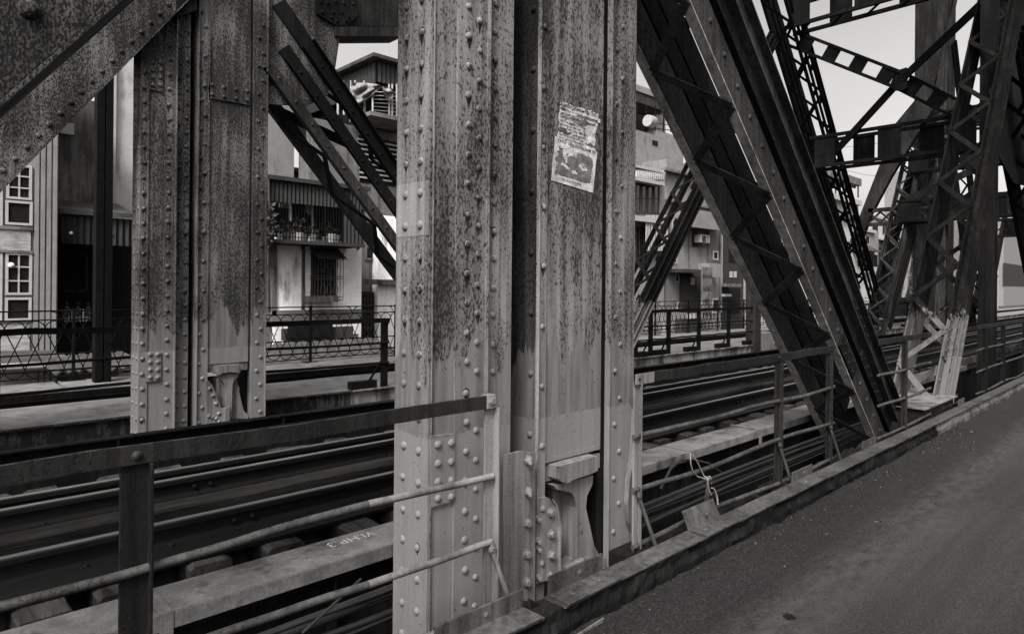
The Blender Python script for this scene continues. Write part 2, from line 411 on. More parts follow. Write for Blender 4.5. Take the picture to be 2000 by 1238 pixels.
mb = MB(); mb.box(xa2 + .008, xa3, YN + .028, YR - .01, ZB, ZT); rows(mb, XN(970), YN + .028, 3.125, .153, -.6, 5, R1 * .98)
mb.build('inner_plate', M['column'], col_)
p = [at(840, 851, Y=YN - .004), at(890, 847, Y=YN - .004), at(890, 977, Y=YN - .004), at(843, 991, Y=YN - .004)]
mb = MB(); mb.prism(p, (0, .016, 0))
for px in (855, 881):
    for py in (865, 902, 938, 970): mb.dome(at(px, py + (855 - px) * .12 + 3, Y=YN - .004), (0, -1, 0), R1 * 1.02)
mb.build('splice_plate', M['column'], col_)
mb = MB(); mb.box(xa3, xb0, YR - .05, YR - .02, ZB, ZT); mb.box(xb0, xb4 - .01, YR - .03, YR - .005, ZB, ZT); mb.build('back_plate', M['column'], col_)
mb = MB(); mb.box(xb0, xb1, YN, YR - .03, ZB, ZT); rows(mb, XN(1060), YN, 2.745, .343, .3, 5, R1 * .95)
yy_ = at(1040, 560, X=xb0).y; mb.build('edge_angle', M['column'], col_)
mb = MB(); mb.box(xb0 - .006, xb0 - .0002, YN + .013, YR - .06, ZB, ZT); rows(mb, xb0 - .006, yy_, 2.85, .35, .5, 5, R1, (-1, 0, 0)); mb.build('inner_face', M['dirt_shade'], col_)
mb = MB(); mb.box(xb0 - .009, xb0 - .0005, YN - .012, YN + .012, .05, ZT); mb.build('edge_bead', M['bead'], col_)
zl, zr = at(1068, 903, Y=YN + .02).z, at(1180, 876, Y=YN + .02).z
zm = (zl + zr) / 2
mb = MB(); mb.box(xb1, xb2, YN + .02, YN + .05, zm, ZT); mb.box(xb1 + .0, xb2, YN + .0205, YN + .2, zm - .0, zm + .03)
mb.build('web_panel', M['column'], col_)
mb = MB(); mb.box(xb2 + .002, xb3 - .001, YN + .034, YR - .031, ZB, ZT); mb.build('dark_joint_strip', M['black'], col_)  # black strip almost flush with the face, painted shade of the groove
mb = MB(); mb.box(xb3, xb4, YN + .004, YR - .03, ZB, ZT); mb.box(xb3, xb3 + .010, YN - .006, YN + .004, ZB, ZT)
rows(mb, XN(1213), YN + .004, 3.30, .345, -.3, 5, R1 * .9); rows(mb, XN(1203), YN + .004, 3.13, .345, -.3, 5, R1 * .9)
mb.build('corner_angle', M['column'], col_)
GR.build('rust_runs', M['run'], col_); GR = MB()
# ragged outer flange at the foot of the corner angle
ed = [(1232, 780), (1238, 800), (1236, 850), (1232, 900), (1226, 935), (1222, 985), (1225, 1020), (1231, 1040), (1233, 1085), (1236, 1100)]
pts = [at(px + 4, py, Y=YN - .03) for px, py in ed]; vs = []
for p in pts: vs += [p, p + Vector((.004, .11, 0)), p + Vector((.012, .11, 0)), p + Vector((.010, 0, 0))]
mb = MB(); fs = []
for i in range(len(pts) - 1):
    for k in range(4): a = i * 4 + k; b = i * 4 + (k + 1) % 4; fs.append((a, b, b + 4, a + 4))
mb.add(vs, fs, False); mb.build('bent_flange', M['clean'], col_)
# bearing pedestal under the web panel (castings)
o3 = lambda x, y_: (850 + x * .3863, 760 + y_ * .3861)
rib = [(600, 486), (800, 436), (796, 480), (768, 540), (763, 600), (785, 700), (805, 790), (830, 840), (862, 862), (862, 905), (640, 990), (628, 965), (690, 920), (716, 885), (718, 600), (706, 548), (688, 522), (612, 505)]
ped = thing('bearing_pedestal', at(*o3(740, 960), Y=YN), 'cast iron bearing pedestal with a waisted rib under the near column panel', 'bearing pedestal')
P = lambda L, Y: [at(*o3(*q), Y=Y) for q in L]
mb = MB(); mb.prism(P(rib, YN - .012), (0, .15, 0)); mb.build('rib', M['cast'], ped)
web = [(590, 500), (720, 500), (720, 905), (628, 960), (600, 900), (612, 700)]
mb = MB(); mb.prism(P(web, YN + .115), (0, .05, 0)); mb.build('web', M['cast'], ped)
mb = MB(); mb.prism(P([(752, 860), (862, 850), (862, 905), (640, 990), (640, 968)], YN - .05), (0, .13, 0)); mb.build('foot', M['cast'], ped)
mb = MB(); mb.prism(P([(625, 392), (690, 372), (822, 337), (822, 412), (790, 428), (740, 444), (700, 458), (668, 477), (640, 470), (624, 455)], YN - .055), (0, .11, 0)); mb.build('cap', M['cast'], ped)
mb = MB(); mb.prism(P([(556, 392), (832, 322), (832, 396), (556, 468)], YN + .03), (0, .10, 0)); mb.build('cap_plate', M['cast'], ped)
# gusset and bracket bolted beside it
mb = MB(); gp = [(515, 552), (555, 541), (590, 560), (612, 600), (618, 640), (630, 700), (628, 860), (632, 985), (560, 968), (515, 985)]
mb.prism(P(gp, YN - .028), (0, .018, 0)); gus = mb.build('gusset_plate', M['clean'], col_)
mb = MB(); e = P([(590, 556), (614, 592), (622, 640), (634, 700), (630, 860), (634, 985)], YN - .045)
vs = []; fs = []
for q in e: vs += [q, q + Vector((.012, 0, 0)), q + Vector((.012, .05, 0)), q + Vector((0, .05, 0))]
for i in range(len(e) - 1):
    for k in range(4): a = i * 4 + k; b = i * 4 + (k + 1) % 4; fs.append((a, b, b + 4, a + 4))
mb.add(vs, fs); mb.build('flange', M['clean'], gus)
for q in ((582, 622), (587, 730), (586, 836), (583, 944)):
    mb = MB(); mb.bolt(at(*o3(*q), Y=YN - .028), (0, -1, 0), .021, .026); mb.build('bolt', M['clean'], gus)
mb = MB()
for q in ((542, 605), (541, 880)): mb.dome(at(*o3(*q), Y=YN - .028), (0, -1, 0), .019)
for q in ((517, 650), (517, 760), (519, 800), (519, 945)): mb.bolt(at(*o3(*q), Y=YN - .025), (-.5, -1, 0), .013, .05)
mb.build('rivet', M['clean'], gus)
bx = [(352, 332), (388, 322), (430, 312), (507, 320), (505, 1075), (420, 1062), (348, 1080)]
mb = MB(); mb.prism(P(bx, YN - .062), (0, .014, 0)); a0, a1 = at(*o3(505, 324), Y=YN - .062), at(*o3(505, 1075), Y=YN - .062)
mb.box(a0.x - .012, a0.x, YN - .0475, YN - .001, a1.z, a0.z); br = mb.build('bracket_angle', M['clean'], col_)
for q, st in (((466, 357), .035), ((466, 516), .035), ((462, 675), 0), ((461, 832), 0), ((459, 975), 0)):
    mb = MB(); mb.bolt(at(*o3(*q), Y=YN - .062), (0, -1, 0) if not st else (-.55, -1, -.05), .021, .026, st); mb.build('bolt', M['clean'], br)

# ---- torn notice pasted on the web panel
pst = thing('torn_notice', at(1123, 285, Y=YN + .018), 'torn white paper notice pasted on the foreground column panel', 'notice')
tl, tr_, bl = at(1090, 191, Y=YN + .017), at(1174, 218, Y=YN + .017), at(1076, 352, Y=YN + .017)
br_ = at(1158, 377, Y=YN + .017)
def PP(u, v, d=0.0):
    a = tl.lerp(tr_, u); b = bl.lerp(br_, u); q = a.lerp(b, v); return q - Vector((0, d, 0))
NU, NV = 92, 190
def h2(u, v, s): return nz3(u * s, v * s * 2, 3.3, 1)
holes = [(.14, .115, .07, .02), (.60, .20, .32, .020), (.55, .235, .14, .018), (.12, .375, .13, .022), (.24, .40, .07, .018), (.84, .45, .14, .015), (.35, .27, .07, .012), (.2, .205, .12, .007)]
def torn(u, v):
    e_ = .018 * h2(u, v, 9) + .012 * h2(u, v, 31)
    if v < .03 + .03 * abs(h2(u, 0, 7)) + .02 * h2(u, 2, 23): return True
    if v < .47 and (u > .93 + .05 * h2(u * .1, v, 6) or u < .05 + .03 * h2(u * .1, v, 9)): return not (v > .10 and v < .145 and u > .5)
    if v < .16 and v > .125 + .02 * h2(u, 1, 6) and u > .45: return True
    for cu, cv, ru, rv in holes:
        if ((u - cu) / ru) ** 2 + ((v - cv) / rv) ** 2 < 1 + 14 * e_ * 3: return True
    if .47 < v < .50 and (u > .96): return True
    if v > .56 + .05 * u + e_ * 1.5 and v < .915 + e_ * .6 and u > .09 + e_ * 3.4 and u < .92 + e_ * 2.6:
        keep = ((u - .36) / .15) ** 2 + ((v - .64) / .09) ** 2 < 1 + 60 * e_ and not ((u - .45) / .14) ** 2 + ((v - .69) / .045) ** 2 < 1
        keep = keep or (abs(v - (.775 + .17 * (u - .22))) < .012 + e_ * 1.1 and .19 < u < .58) or ((u - .70) / .08) ** 2 + ((v - .735) / .04) ** 2 < .8 + 70 * e_
        return not keep
    if v < .44 and h2(u, v, 17) + .6 * h2(u, v, 40) > .42: return True
    return False
mb = MB(); vs = []; fs = []
for i in range(NU + 1):
    for j in range(NV + 1):
        u, v = i / NU, j / NV; vs.append(PP(u, v, .001 + .0035 * max(0, h2(u, v, 8)) + .001 * h2(u, v, 25)))
for i in range(NU):
    for j in range(NV):
        if not torn((i + .5) / NU, (j + .5) / NV):
            a = i * (NV + 1) + j; fs.append((a, a + 1, a + NV + 2, a + NV + 1))
mb.add(vs, fs); M['paper'] = plain('weathered_paper', .34, .9, .3, 14, .2, grime=.5, gthr=.60); mb.build('paper', M['paper'], pst)
mb = MB(); mb.add([PP(.07, .50, .0006), PP(.95, .50, .0006), PP(.94, .93, .0006), PP(.07, .93, .0006), PP(.07, .10, .0005), PP(.90, .10, .0005)], [(0, 1, 2, 3), (4, 5, 1, 0)]); M['glue'] = plain('paste_residue', .085, .9, .5, 16, .3, grime=.5, gthr=.58); mb.build('paste_residue', M['glue'], pst)
ux = (tr_ - tl); vy = (tl - bl); Wp, Hp = ux.length, vy.length
def line(body, u, v, hgt, wid=None, slope=0, bold=True):
    bx_ = (PP(min(1, u + .5), v + slope * .5) - PP(u, v)).normalized(); by_ = vy.normalized(); q = PP(u, v, .0048)
    k = Hp * hgt / .72
    sx = 1.0
    if wid: sx = wid * Wp / (len(body) * k * .60)
    mw = Matrix(((bx_.x * sx, by_.x, 0, q.x), (bx_.y * sx, by_.y, -1, q.y), (bx_.z * sx, by_.z, 0, q.z), (0, 0, 0, 1)))
    textmesh('lettering', body, k, M['ink'], pst, mw, bold)
line('TUYỂN DỤNG VIỆC TẠI', .05, .085, .036, .86)
for k, (t_, v_) in enumerate((('cho nam nu can viec lam', .132), ('lam them thu nhap on dinh', .178), ('khong can bang cap tuoi 18', .226), ('an o tai cho luong thang', .268), ('lam viec tai nha may moi', .312), ('cong khoan hoac theo gio', .352), ('xe dua don hang ngay den', .395), ('lien he truc tiep chi Hoa', .436), ('hoac goi so dien thoai', .474))):
    line(t_, .08, v_, .022, .84)
line('THỢ', .05, .518, .030, .17); line('TIẾN TUYỂN NAM VN', .29, .530, .032, .66)
line('LH: 0124 813 1928', .24, .962, .030, .56)
for u_, v_, t_ in ((.27, .655, 'ch'), (.44, .64, 'ot'), (.68, .745, 'oi')): line(t_, u_, v_, .03)

# ---- far column, the twin across the track
fcol = thing('bridge_column', (XN(390, YF), YF + .15, ZB), 'riveted steel column of the far truss, left of the foreground column', 'bridge column')
f0, f1, f2, f3, f4, f5, f6, f7, f8, f9, f10 = [XN(p, YF) for p in (272, 289, 319, 339, 371, 385, 407, 487, 492, 517, 345)]
ys = at(257, 560, X=f0).y
RF = .026
mb = MB(); mb.box(f0, f0 + .02, YF, ys, ZB, ZT + 1)
for px, s0 in ((261.5, 0), (268.5, .08)): rows(mb, f0, at(px, 560, X=f0).y, 3.0 + s0 * 0, .175, -.6, 5, RF * .8, (-1, 0, 0))
mb.build('side_plate', M['farcol'], fcol)
mb = MB(); mb.box(f0 + .02, f1, YF, ys - .02, ZB, ZT + 1); rows(mb, XN(279, YF), YF, 3.0, .175, -.6, 5, RF); mb.build('angle', M['farcol'], fcol)
mb = MB(); mb.box(f1, f2, YF + .012, ys - .02, ZB, ZT + 1); mb.build('web_plate', M['farcol'], fcol)
mb = MB(); mb.box(f2, f3, YF, ys - .02, ZB, ZT + 1); rows(mb, XN(327, YF), YF, 3.03, .175, -.6, 5, RF); mb.box(f3, f3 + .014, YF - .05, ys - .02, ZB, ZT + 1); mb.build('angle', M['farcol'], fcol)
mb = MB(); mb.box(f3 + .014, f4, YF + .05, ys - .02, ZB, ZT + 1); rows(mb, XN(350, YF), YF + .05, 3.0, .18, -.6, 5, RF); rows(mb, XN(364, YF), YF + .05, 3.09, .175, -.6, 5, RF); mb.build('inner_plate', M['farcol'], fcol)
mb = MB(); mb.box(f4, f5, YF + .22, ys - .02, ZB, ZT + 1); mb.build('back_plate', M['black'], fcol)
mb = MB(); mb.box(f5, f6, YF, ys - .02, ZB, ZT + 1); rows(mb, XN(397, YF), YF, 2.96, .36, -.6, 5, RF); rows(mb, XN(389, YF), YF, 3.14, .36, -.6, 5, RF)
mb.box(f5 - .012, f5, YF - .03, YF + .2, ZB, ZT); mb.build('edge_angle', M['farcol'], fcol)
zf = at(447, 709, Y=YF).z
mb = MB(); mb.box(f6, f7, YF + .02, YF + .06, zf, ZT + 1); mb.build('web_panel', M['farcol'], fcol)
mb = MB(); mb.box(f7, f8, YF + .12, ys - .02, ZB, ZT + 1); mb.build('dark_joint_strip', M['black'], fcol)
mb = MB(); mb.box(f8, f9, YF, ys - .02, ZB, ZT + 1); rows(mb, XN(502, YF), YF, 3.0, .36, -.6, 5, RF); rows(mb, XN(510, YF), YF, 3.18, .36, -.6, 5, RF)
mb.box(f9, f9 + .014, YF - .03, YF + .2, ZB, ZT); mb.build('corner_angle', M['farcol'], fcol)
GR.build('rust_runs', M['run'], fcol); GR = None
mb = MB(); q = [at(292, 118, Y=YF - .01), at(318, 124, Y=YF - .01), at(318, 180, Y=YF - .01), at(292, 175, Y=YF - .01)]; mb.prism(q, (0, .021, 0))
for px in (298, 313):
    for py in (123, 138, 152, 167): mb.dome(at(px, py, Y=YF - .01), (0, -1, 0), RF)
q = [at(285, 688, Y=YF - .012), at(315, 687, Y=YF - .012), at(315, 743, Y=YF - .012), at(285, 746, Y=YF - .012)]; mb.prism(q, (0, .018, 0))
for px in (293, 308):
    for py in (692, 707, 722, 737): mb.dome(at(px, py, Y=YF - .012), (0, -1, 0), RF)
mb.build('splice_plate', M['farcol'], fcol)
mb = MB(); mb.prism([at(408, 160, Y=YF), at(489, 176, Y=YF), at(489, 206, Y=YF), at(408, 192, Y=YF)], (0, .02, 0))
for px in (414, 438, 461, 483):
    for py in (0, 18): mb.dome(at(px, 167 + py + (px - 414) * .17, Y=YF), (0, -1, 0), RF)
mb.build('tie_plate', M['farcol'], fcol)
o4 = lambda x, y_: (330 + x * .1939, 660 + y_ * .1939)
PF = lambda L, Y: [at(*o4(*q), Y=Y) for q in L]
fped = thing('bearing_pedestal', at(*o4(700, 810), Y=YF), 'cast bearing pedestal seen across the track under the far column panel', 'bearing pedestal')
mb = MB(); mb.prism(PF([(488, 420), (520, 400), (680, 400), (692, 450), (720, 600), (757, 735), (800, 772), (800, 812), (612, 812), (600, 700), (482, 690)], YF + .03), (0, .16, 0)); mb.build('web', M['cast'], fped)
mb = MB(); mb.prism(PF([(508, 352), (706, 346), (690, 396), (655, 428), (640, 480), (632, 775), (640, 800), (600, 800), (582, 700), (580, 560), (574, 500), (556, 452), (512, 412)], YF - .03), (0, .08, 0)); mb.build('rib', M['cast'], fped)
mb = MB(); mb.prism(PF([(482, 282), (720, 266), (720, 342), (690, 350), (620, 343), (550, 352), (512, 372), (482, 366)], YF - .07), (0, .15, 0)); mb.build('cap', M['cast'], fped)
mb = MB(); mb.prism(PF([(376, 286), (790, 254), (790, 318), (376, 350)], YF + .03), (0, .15, 0)); mb.build('cap_plate', M['cast'], fped)
mb = MB(); mb.prism(PF([(600, 850), (826, 826), (826, 845), (600, 870)], YF - .02), (0, .2, 0)); mb.prism(PF([(690, 845), (724, 842), (724, 1180), (690, 1180)], YF - .01), (0, .05, 0)); mb.build('seat', M['cast'], fped)
mb = MB(); mb.prism(PF([(370, 425), (400, 430), (440, 480), (532, 712), (532, 1200), (370, 1200)], YF - .06), (0, .03, 0))
for q in ((412, 510), (442, 580), (472, 660), (502, 760), (500, 840), (500, 920), (408, 785), (440, 797), (472, 810), (426, 1140)): mb.dome(at(*o4(*q), Y=YF - .06), (0, -1, 0), RF)
mb.prism(PF([(532, 712), (612, 690), (612, 1200), (532, 1200)], YF - .07), (0, .025, 0)); mb.build('bracket_plate', M['clean'], fcol)
# ---------------------------------------------------------------- railway track
def prof_x(mb, prof, x0, x1, smooth=False, nx=1, wob=0):
    m = len(prof); vs = []; fs = []
    for i in range(nx + 1):
        x = x0 + (x1 - x0) * i / nx
        for j, (yv, z) in enumerate(prof): vs.append((x, yv + wob * nz3(x, 1, 1, .4), z + wob * nz3(x, 4, 1, .5)))
    for i in range(nx):
        for j in range(m):
            a = i * m + j; b = i * m + (j + 1) % m; fs.append((a, b, b + m, a + m))
    mb.add(vs, fs, smooth); mb.add(vs[:m], [tuple(range(m))]); mb.add(vs[-m:], [tuple(range(m - 1, -1, -1))]); return mb
def rail_prof(yc, zt, h=.145, hw=.034, fw=.062):
    z0 = zt - h
    return [(yc - fw, z0), (yc - fw, z0 + .012), (yc - .012, z0 + .03), (yc - .008, zt - .045), (yc - hw, zt - .036), (yc - hw, zt - .008), (yc - hw + .01, zt),
            (yc + hw - .01, zt), (yc + hw, zt - .008), (yc + hw, zt - .036), (yc + .008, zt - .045), (yc + .012, z0 + .03), (yc + fw, z0 + .012), (yc + fw, z0)][::-1]
for yc, lb in ((4.42, 'running rail of the track nearest the foreground handrail'), (5.36, 'second running rail, beyond the timber guard plank'), (5.64, 'outermost rail of the track, towards the far column')):
    t = tag(prof_x(MB(), rail_prof(yc, .13), -8, 70, nx=60, wob=.004).build('rail', M['rail']), lb, 'rail', 'rails of the railway track')
    mb = MB(); prof_x(mb, [(yc - .026, .1302), (yc - .018, .1325), (yc + .018, .1325), (yc + .026, .1302)][::-1], -8, 70, nx=60, wob=.004); mb.build('rail_head', M['railhead'], t)
    mb = MB()
    for k in range(46):
        x = -1 + k * .45 + rnd.uniform(-.05, .05)
        mb.bolt((x, yc - .085, -.012), (0, 0, 1), .018, .03)
        if k % 5 == 1:
            for d in (0, .12): mb.bolt((x + d, yc - .012, .05), (0, -1, 0), .016, .03)
    mb.build('fastening', M['rail'], t)['kind'] = 'stuff'
mb = MB(); prof_x(mb, [(4.70, .03), (4.70, .105), (4.71, .112), (4.90, .112), (4.91, .105), (4.91, .03)][::-1], -8, 70, nx=80, wob=.012)
tag(mb.build('guard_plank', M['plank']), 'long weathered timber plank lying between the two running rails', 'plank')
mb = MB(); prof_x(mb, [(4.07, -.022), (4.07, .0), (4.36, .005), (4.36, -.022)][::-1], -8, 70, nx=40, wob=.006)
tag(mb.build('guard_strip', M['rail']), 'flat steel strip along the foot of the nearest rail', 'steel strip')
def sleeper_mesh(sd):
    r = random.Random(sd); mb = MB(); n_ = 22; hw = .115; vs = []; fs = []
    for i in range(n_ + 1):
        yv = 3.92 + 2.55 * i / n_ + (r.uniform(-.03, .03) if i == 0 else 0)
        for (dx, dz) in ((-hw, -.2), (-hw, -.05), (-hw + .02, -.032), (hw - .02, -.032), (hw, -.05), (hw, -.2)):
            vs.append((dx + r.uniform(-.008, .008), yv, dz + r.uniform(-.008, .006)))
    for i in range(n_):
        for j in range(6): a = i * 6 + j; b = i * 6 + (j + 1) % 6; fs.append((a, a + 6, b + 6, b))
    mb.add(vs, fs); mb.add(vs[:6], [(0, 1, 2, 3, 4, 5)]); mb.add(vs[-6:], [(5, 4, 3, 2, 1, 0)]); return mb
protos = []
for k in range(4):
    o = sleeper_mesh(k).build('sleeper', M['sleeper']); protos.append(o)
    tag(o, 'dark split timber sleeper lying across under the rails', 'sleeper', 'timber sleepers under the rails')
x = -1.2; k = 0
while x < 27:
    if k < 4: o = protos[k]
    else:
        o = protos[rnd.randrange(4)].copy(); COL.objects.link(o)
    o.location = (x, rnd.uniform(-.06, .08), rnd.uniform(-.012, .006)); o.rotation_euler = (0, 0, rnd.uniform(-.025, .025))
    x += .435 + rnd.uniform(-.03, .03); k += 1
# walkway plates over the cable trough
cuts = [-1.0, None, None, None, None, None]
def PXX(px, py): return at(px, py, Y=3.42).x
xs_ = [-1.1, PXX(322, 1215), PXX(1343, 888), PXX(1480, 838), PXX(1590, 800), 10.6, 12.4, 14.3, 16.4]
lbl = ['pale spotted walkway plate at the bottom left, behind the dark handrail post', 'spotted walkway plate with chalk scribble, running behind the foreground column', 'walkway plate behind the tied rope, between two joints', 'short pale walkway plate left of the dark braces',
       'walkway plate passing behind the dark lattice braces', 'pale walkway plate seen between the light painted brace feet', 'walkway plate right of the light painted brace feet', 'far walkway plate behind the distant handrail posts']
for k in range(8):
    a, b = xs_[k] + .012, xs_[k + 1] - .012; dz = rnd.uniform(-.006, .006)
    mb = MB(); mb.hexa([(a, 3.40, .018 + dz), (b, 3.40, .018 - dz), (b, 3.72, .018 - dz), (a, 3.72, .018 + dz), (a, 3.40, .032 + dz), (b, 3.40, .032 - dz), (b, 3.72, .032 - dz), (a, 3.72, .032 + dz)])
    mb.box(a, b, 3.392, 3.402, -.045, .030); mb.box(a, b, 3.7205, 3.7305, -.045, .026)
    t = tag(mb.build('walkway_plate', M['plate']), lbl[k], 'walkway plate', 'walkway plates beside the track')
    if k == 1:
        q = at(762, 1062, Z=.0345)
        mw = Matrix.Translation((q.x + .03, 3.66, .0345)) @ Matrix.Rotation(math.pi, 4, 'Z') @ Matrix.Diagonal((1.0, 1.0, 1, 1))
        textmesh('chalk_writing', 'VI.HP 3', .105, M['chalk'], t, mw)
    if k in (0, 2):
        mb = MB(); mb.box(b - .02, b + .04, 3.386, 3.74, .036, .042); mb.box(b - .02, b + .04, 3.384, 3.390, -.16, .040); mb.build('strap', M['plate'], t)
# girders under the edge of the track, dark
def girder(yc, z0, z1, lb, mat, x0=-8, x1=70, nm='bridge_girder', rv=True, riv=.28):
    mb = MB(); mb.box(x0, x1, yc, yc + .02, z0, z1); mb.box(x0, x1, yc - .09, yc + .0, z1 - .02, z1); mb.box(x0, x1, yc - .09, yc, z0, z0 + .02)
    if rv:
        x = -1.0
        while x < 16:
            mb.dome((x, yc, z1 - .06), (0, -1, 0), .017); mb.dome((x + .1, yc, z0 + .08), (0, -1, 0), .017); x += riv
    x = 0.0
    while x < 40: mb.box(x, x + .02, yc - .085, yc, z0 + .02, z1 - .02); x += 1.9
    return tag(mb.build(nm, mat), lb, 'girder')
girder(3.52, -1.15, -.06, 'dark girder under the walkway plates, behind the cables', M['dark'])
girder(8.35, -1.1, -.10, 'dark bottom girder of the far truss beyond the rails', M['black'], riv=.4)
mb = MB(); mb.box(-8, 70, 6.45, 8.2, -.22, -.20); mb.box(-8, 70, 6.38, 6.44, -.2, .04)
tag(mb.build('trough_cover', M['black']), 'black flat cover strip along the far side of the track', 'cover strip')
# cables slung along the near girder
cbl = ['thick black cable', 'thin shiny cable', 'black cable with a taped joint', 'lower slack cable', 'grey cable', 'thin black cable', 'lowest dark cable', 'hanging black cable', 'upper thin cable', 'inner black cable']
pl = ['nearest the kerb in the bundle beside the track', 'topmost in the bundle left of the column', 'in the bundle below the chalk-marked plate', 'dropping below the bundle left of the column', 'in the middle of the bundle', 'between the thicker cables of the bundle', 'at the bottom of the bundle', 'at the back of the bundle', 'just under the walkway plate', 'close to the dark girder']
for k in range(10):
    yc = 2.98 + .032 * (k % 5) + rnd.uniform(-.01, .01); z0 = -.02 - .045 * (k // 2) - rnd.uniform(0, .02); r = rnd.choice((.010, .013, .016, .008))
    pts = []
    for i in range(70):
        x = -1.5 + i * .22
        pts.append((x, yc + .035 * nz3(x, k * 3.1, 0, .35), z0 + .05 * nz3(x, k * 2.3, 7, .3) - .09 * (x > 4) - (.25 * max(0, (1.6 - x)) ** 1.5 * .2 if k in (3, 7) else 0)))
    o = tag(MB().tube(pts, r, 7).build('cable', M['cable']), cbl[k] + ' ' + pl[k], 'cable', 'cables slung beside the track')
    if k == 2: MB().tube([(1.28, yc - .02, z0), (1.36, yc - .02, z0 + .006), (1.62, yc - .02, z0 + .01), (1.74, yc - .02, z0 + .005), (1.86, yc - .02, z0)], [.018, .032, .034, .026, .014], 8).build('tape_joint', M['cable'], o)
pts = [at(590, 1236, Y=2.9), at(640, 1190, Y=2.93), at(705, 1130, Y=2.97)]
tag(MB().tube(pts, .008, 6).build('cable', M['cable']), 'pair-thin cable hanging steeply down under the bundle left of the column', 'cable', 'cables slung beside the track')
pts = [at(1290, 955, Y=3.1), at(1310, 915, Y=3.15), at(1330, 898, Y=3.2), at(1352, 897, Y=3.2), at(1385, 905, Y=3.2), at(1412, 925, Y=3.2)]
tag(MB().tube(pts, .011, 7).build('cable', M['cable']), 'short arched cable rising behind the tied rope', 'cable', 'cables slung beside the track')

# ---------------------------------------------------------------- deck edge steel
def edge_piece(x0, x1, lb, up=None, holes=()):
    mb = MB(); n_ = max(2, int((x1 - x0) / .05)); vs = []; fs = []
    pr = [(2.20, -.012), (2.198, 0), (2.345, 0), (2.345, -.012)]
    for i in range(n_ + 1):
        x = x0 + (x1 - x0) * i / n_
        for j, (yv, z) in enumerate(pr): vs.append((x, yv + (.006 * nz3(x, 0, 2, 2.3) if j < 2 else 0), z + .004 * nz3(x, j, 0, 1.8) + (.004 * nz3(x, 3, 0, 7) if j < 2 else 0)))
    for i in range(n_):
        for j in range(4): a = i * 4 + j; b = i * 4 + (j + 1) % 4; fs.append((a, b, b + 4, a + 4))
    mb.add(vs, fs); mb.add(vs[:4], [(0, 1, 2, 3)]); mb.add(vs[-4:], [(3, 2, 1, 0)])
    o = tag(mb.build('edge_angle', M['edge']), lb, 'kerb angle', 'steel angles along the deck edge')
    if up:
        for (a, b, h, lean) in up:
            m2 = MB(); m2.hexa([(a, 2.325, .0125), (b, 2.325, .0125), (b, 2.337, .0125), (a, 2.337, .0125), (a, 2.325 + lean, h), (b, 2.325 + lean, h), (b, 2.337 + lean, h), (a, 2.337 + lean, h)])
            m2.box(a, b, 2.19, 2.338, .004, .012)
            for q in (.25, .75): m2.dome((a + (b - a) * q, 2.26, .012), (0, 0, 1), .014, .009)
            m2.bolt((a + (b - a) * .55, 2.325, h * .55), (0, -1, 0), .011, .01)
            m2.build('upright_plate', M['edge'], o)
    return o
xe = lambda px, py: at(px, py, Z=0).x
e0 = xe(1033, 1190)
edge_piece(-1.5, e0, 'bent steel angle at the foot of the foreground handrail post', [(e0 - .56, e0 - .02, .10, 0)])
e1, e2 = xe(1098, 1180), xe(1195, 1115)
edge_piece(e1, e2, 'short worn steel angle in front of the bearing pedestal', [(e1 + .01, e2 - .05, .105, .0)])
e3 = xe(1390, 1020)
edge_piece(e2 + .004, e3, 'steel edge strip running from the pedestal towards the rope', [(xe(1352, 1040), xe(1405, 1010), .12, .05)])
e4 = xe(1585, 925)
edge_piece(e3 + .004, e4, 'steel edge strip right of the tied rope', [(xe(1543, 943), xe(1580, 925), .09, 0)])
e5 = xe(1760, 850)
edge_piece(e4 + .004, e5, 'steel edge strip below the foot of the dark braces', [(xe(1680, 880), xe(1707, 868), .09, 0)])
edge_piece(e5 + .004, 13.2, 'steel edge strip along the pale kerb', [(xe(1885, 795), xe(1897, 790), .09, 0)])
edge_piece(13.2 + .004, 60, 'most distant steel edge strip along the pale kerb')
# broken plate ends in the gap in front of the bracket
mb = MB(); mb.prism([at(*q, Y=2.32) for q in ((1034, 1168), (1062, 1184), (1062, 1230), (1034, 1222))], (0, .012, 0)); mb.bolt(at(1046, 1197, Y=2.32), (0, -1, 0), .012, .008)
t = tag(mb.build('broken_plate', M['mid']), 'broken steel lug standing in the gap beside the bolted bracket', 'steel lug')
mb = MB(); mb.prism([at(*q, Y=2.25) for q in ((1062, 1190), (1080, 1200), (1094, 1226), (1085, 1238), (1062, 1250))], (0, .012, 0)); mb.build('lug_end', M['mid'], t)
# timber packing under the posts
for px, py, lb in ((930, 1200, 'small timber block under the foreground handrail post'), (1252, 1085, 'timber block under the handrail post right of the column'), (1525, 945, 'timber block under the dark post right of the rope')):
    q = at(px, py, Y=2.43)
    mb = MB(); mb.box(q.x - .16, q.x + .16, 2.36, 2.56, -.16, -.045); mb.box(q.x - .05, q.x + .13, 2.362, 2.54, -.0445, -.032); mb.bolt((q.x + .05, 2.42, -.032), (0, 0, 1), .016, .02)
    tag(mb.build('timber_block', M['post']), lb, 'timber block')

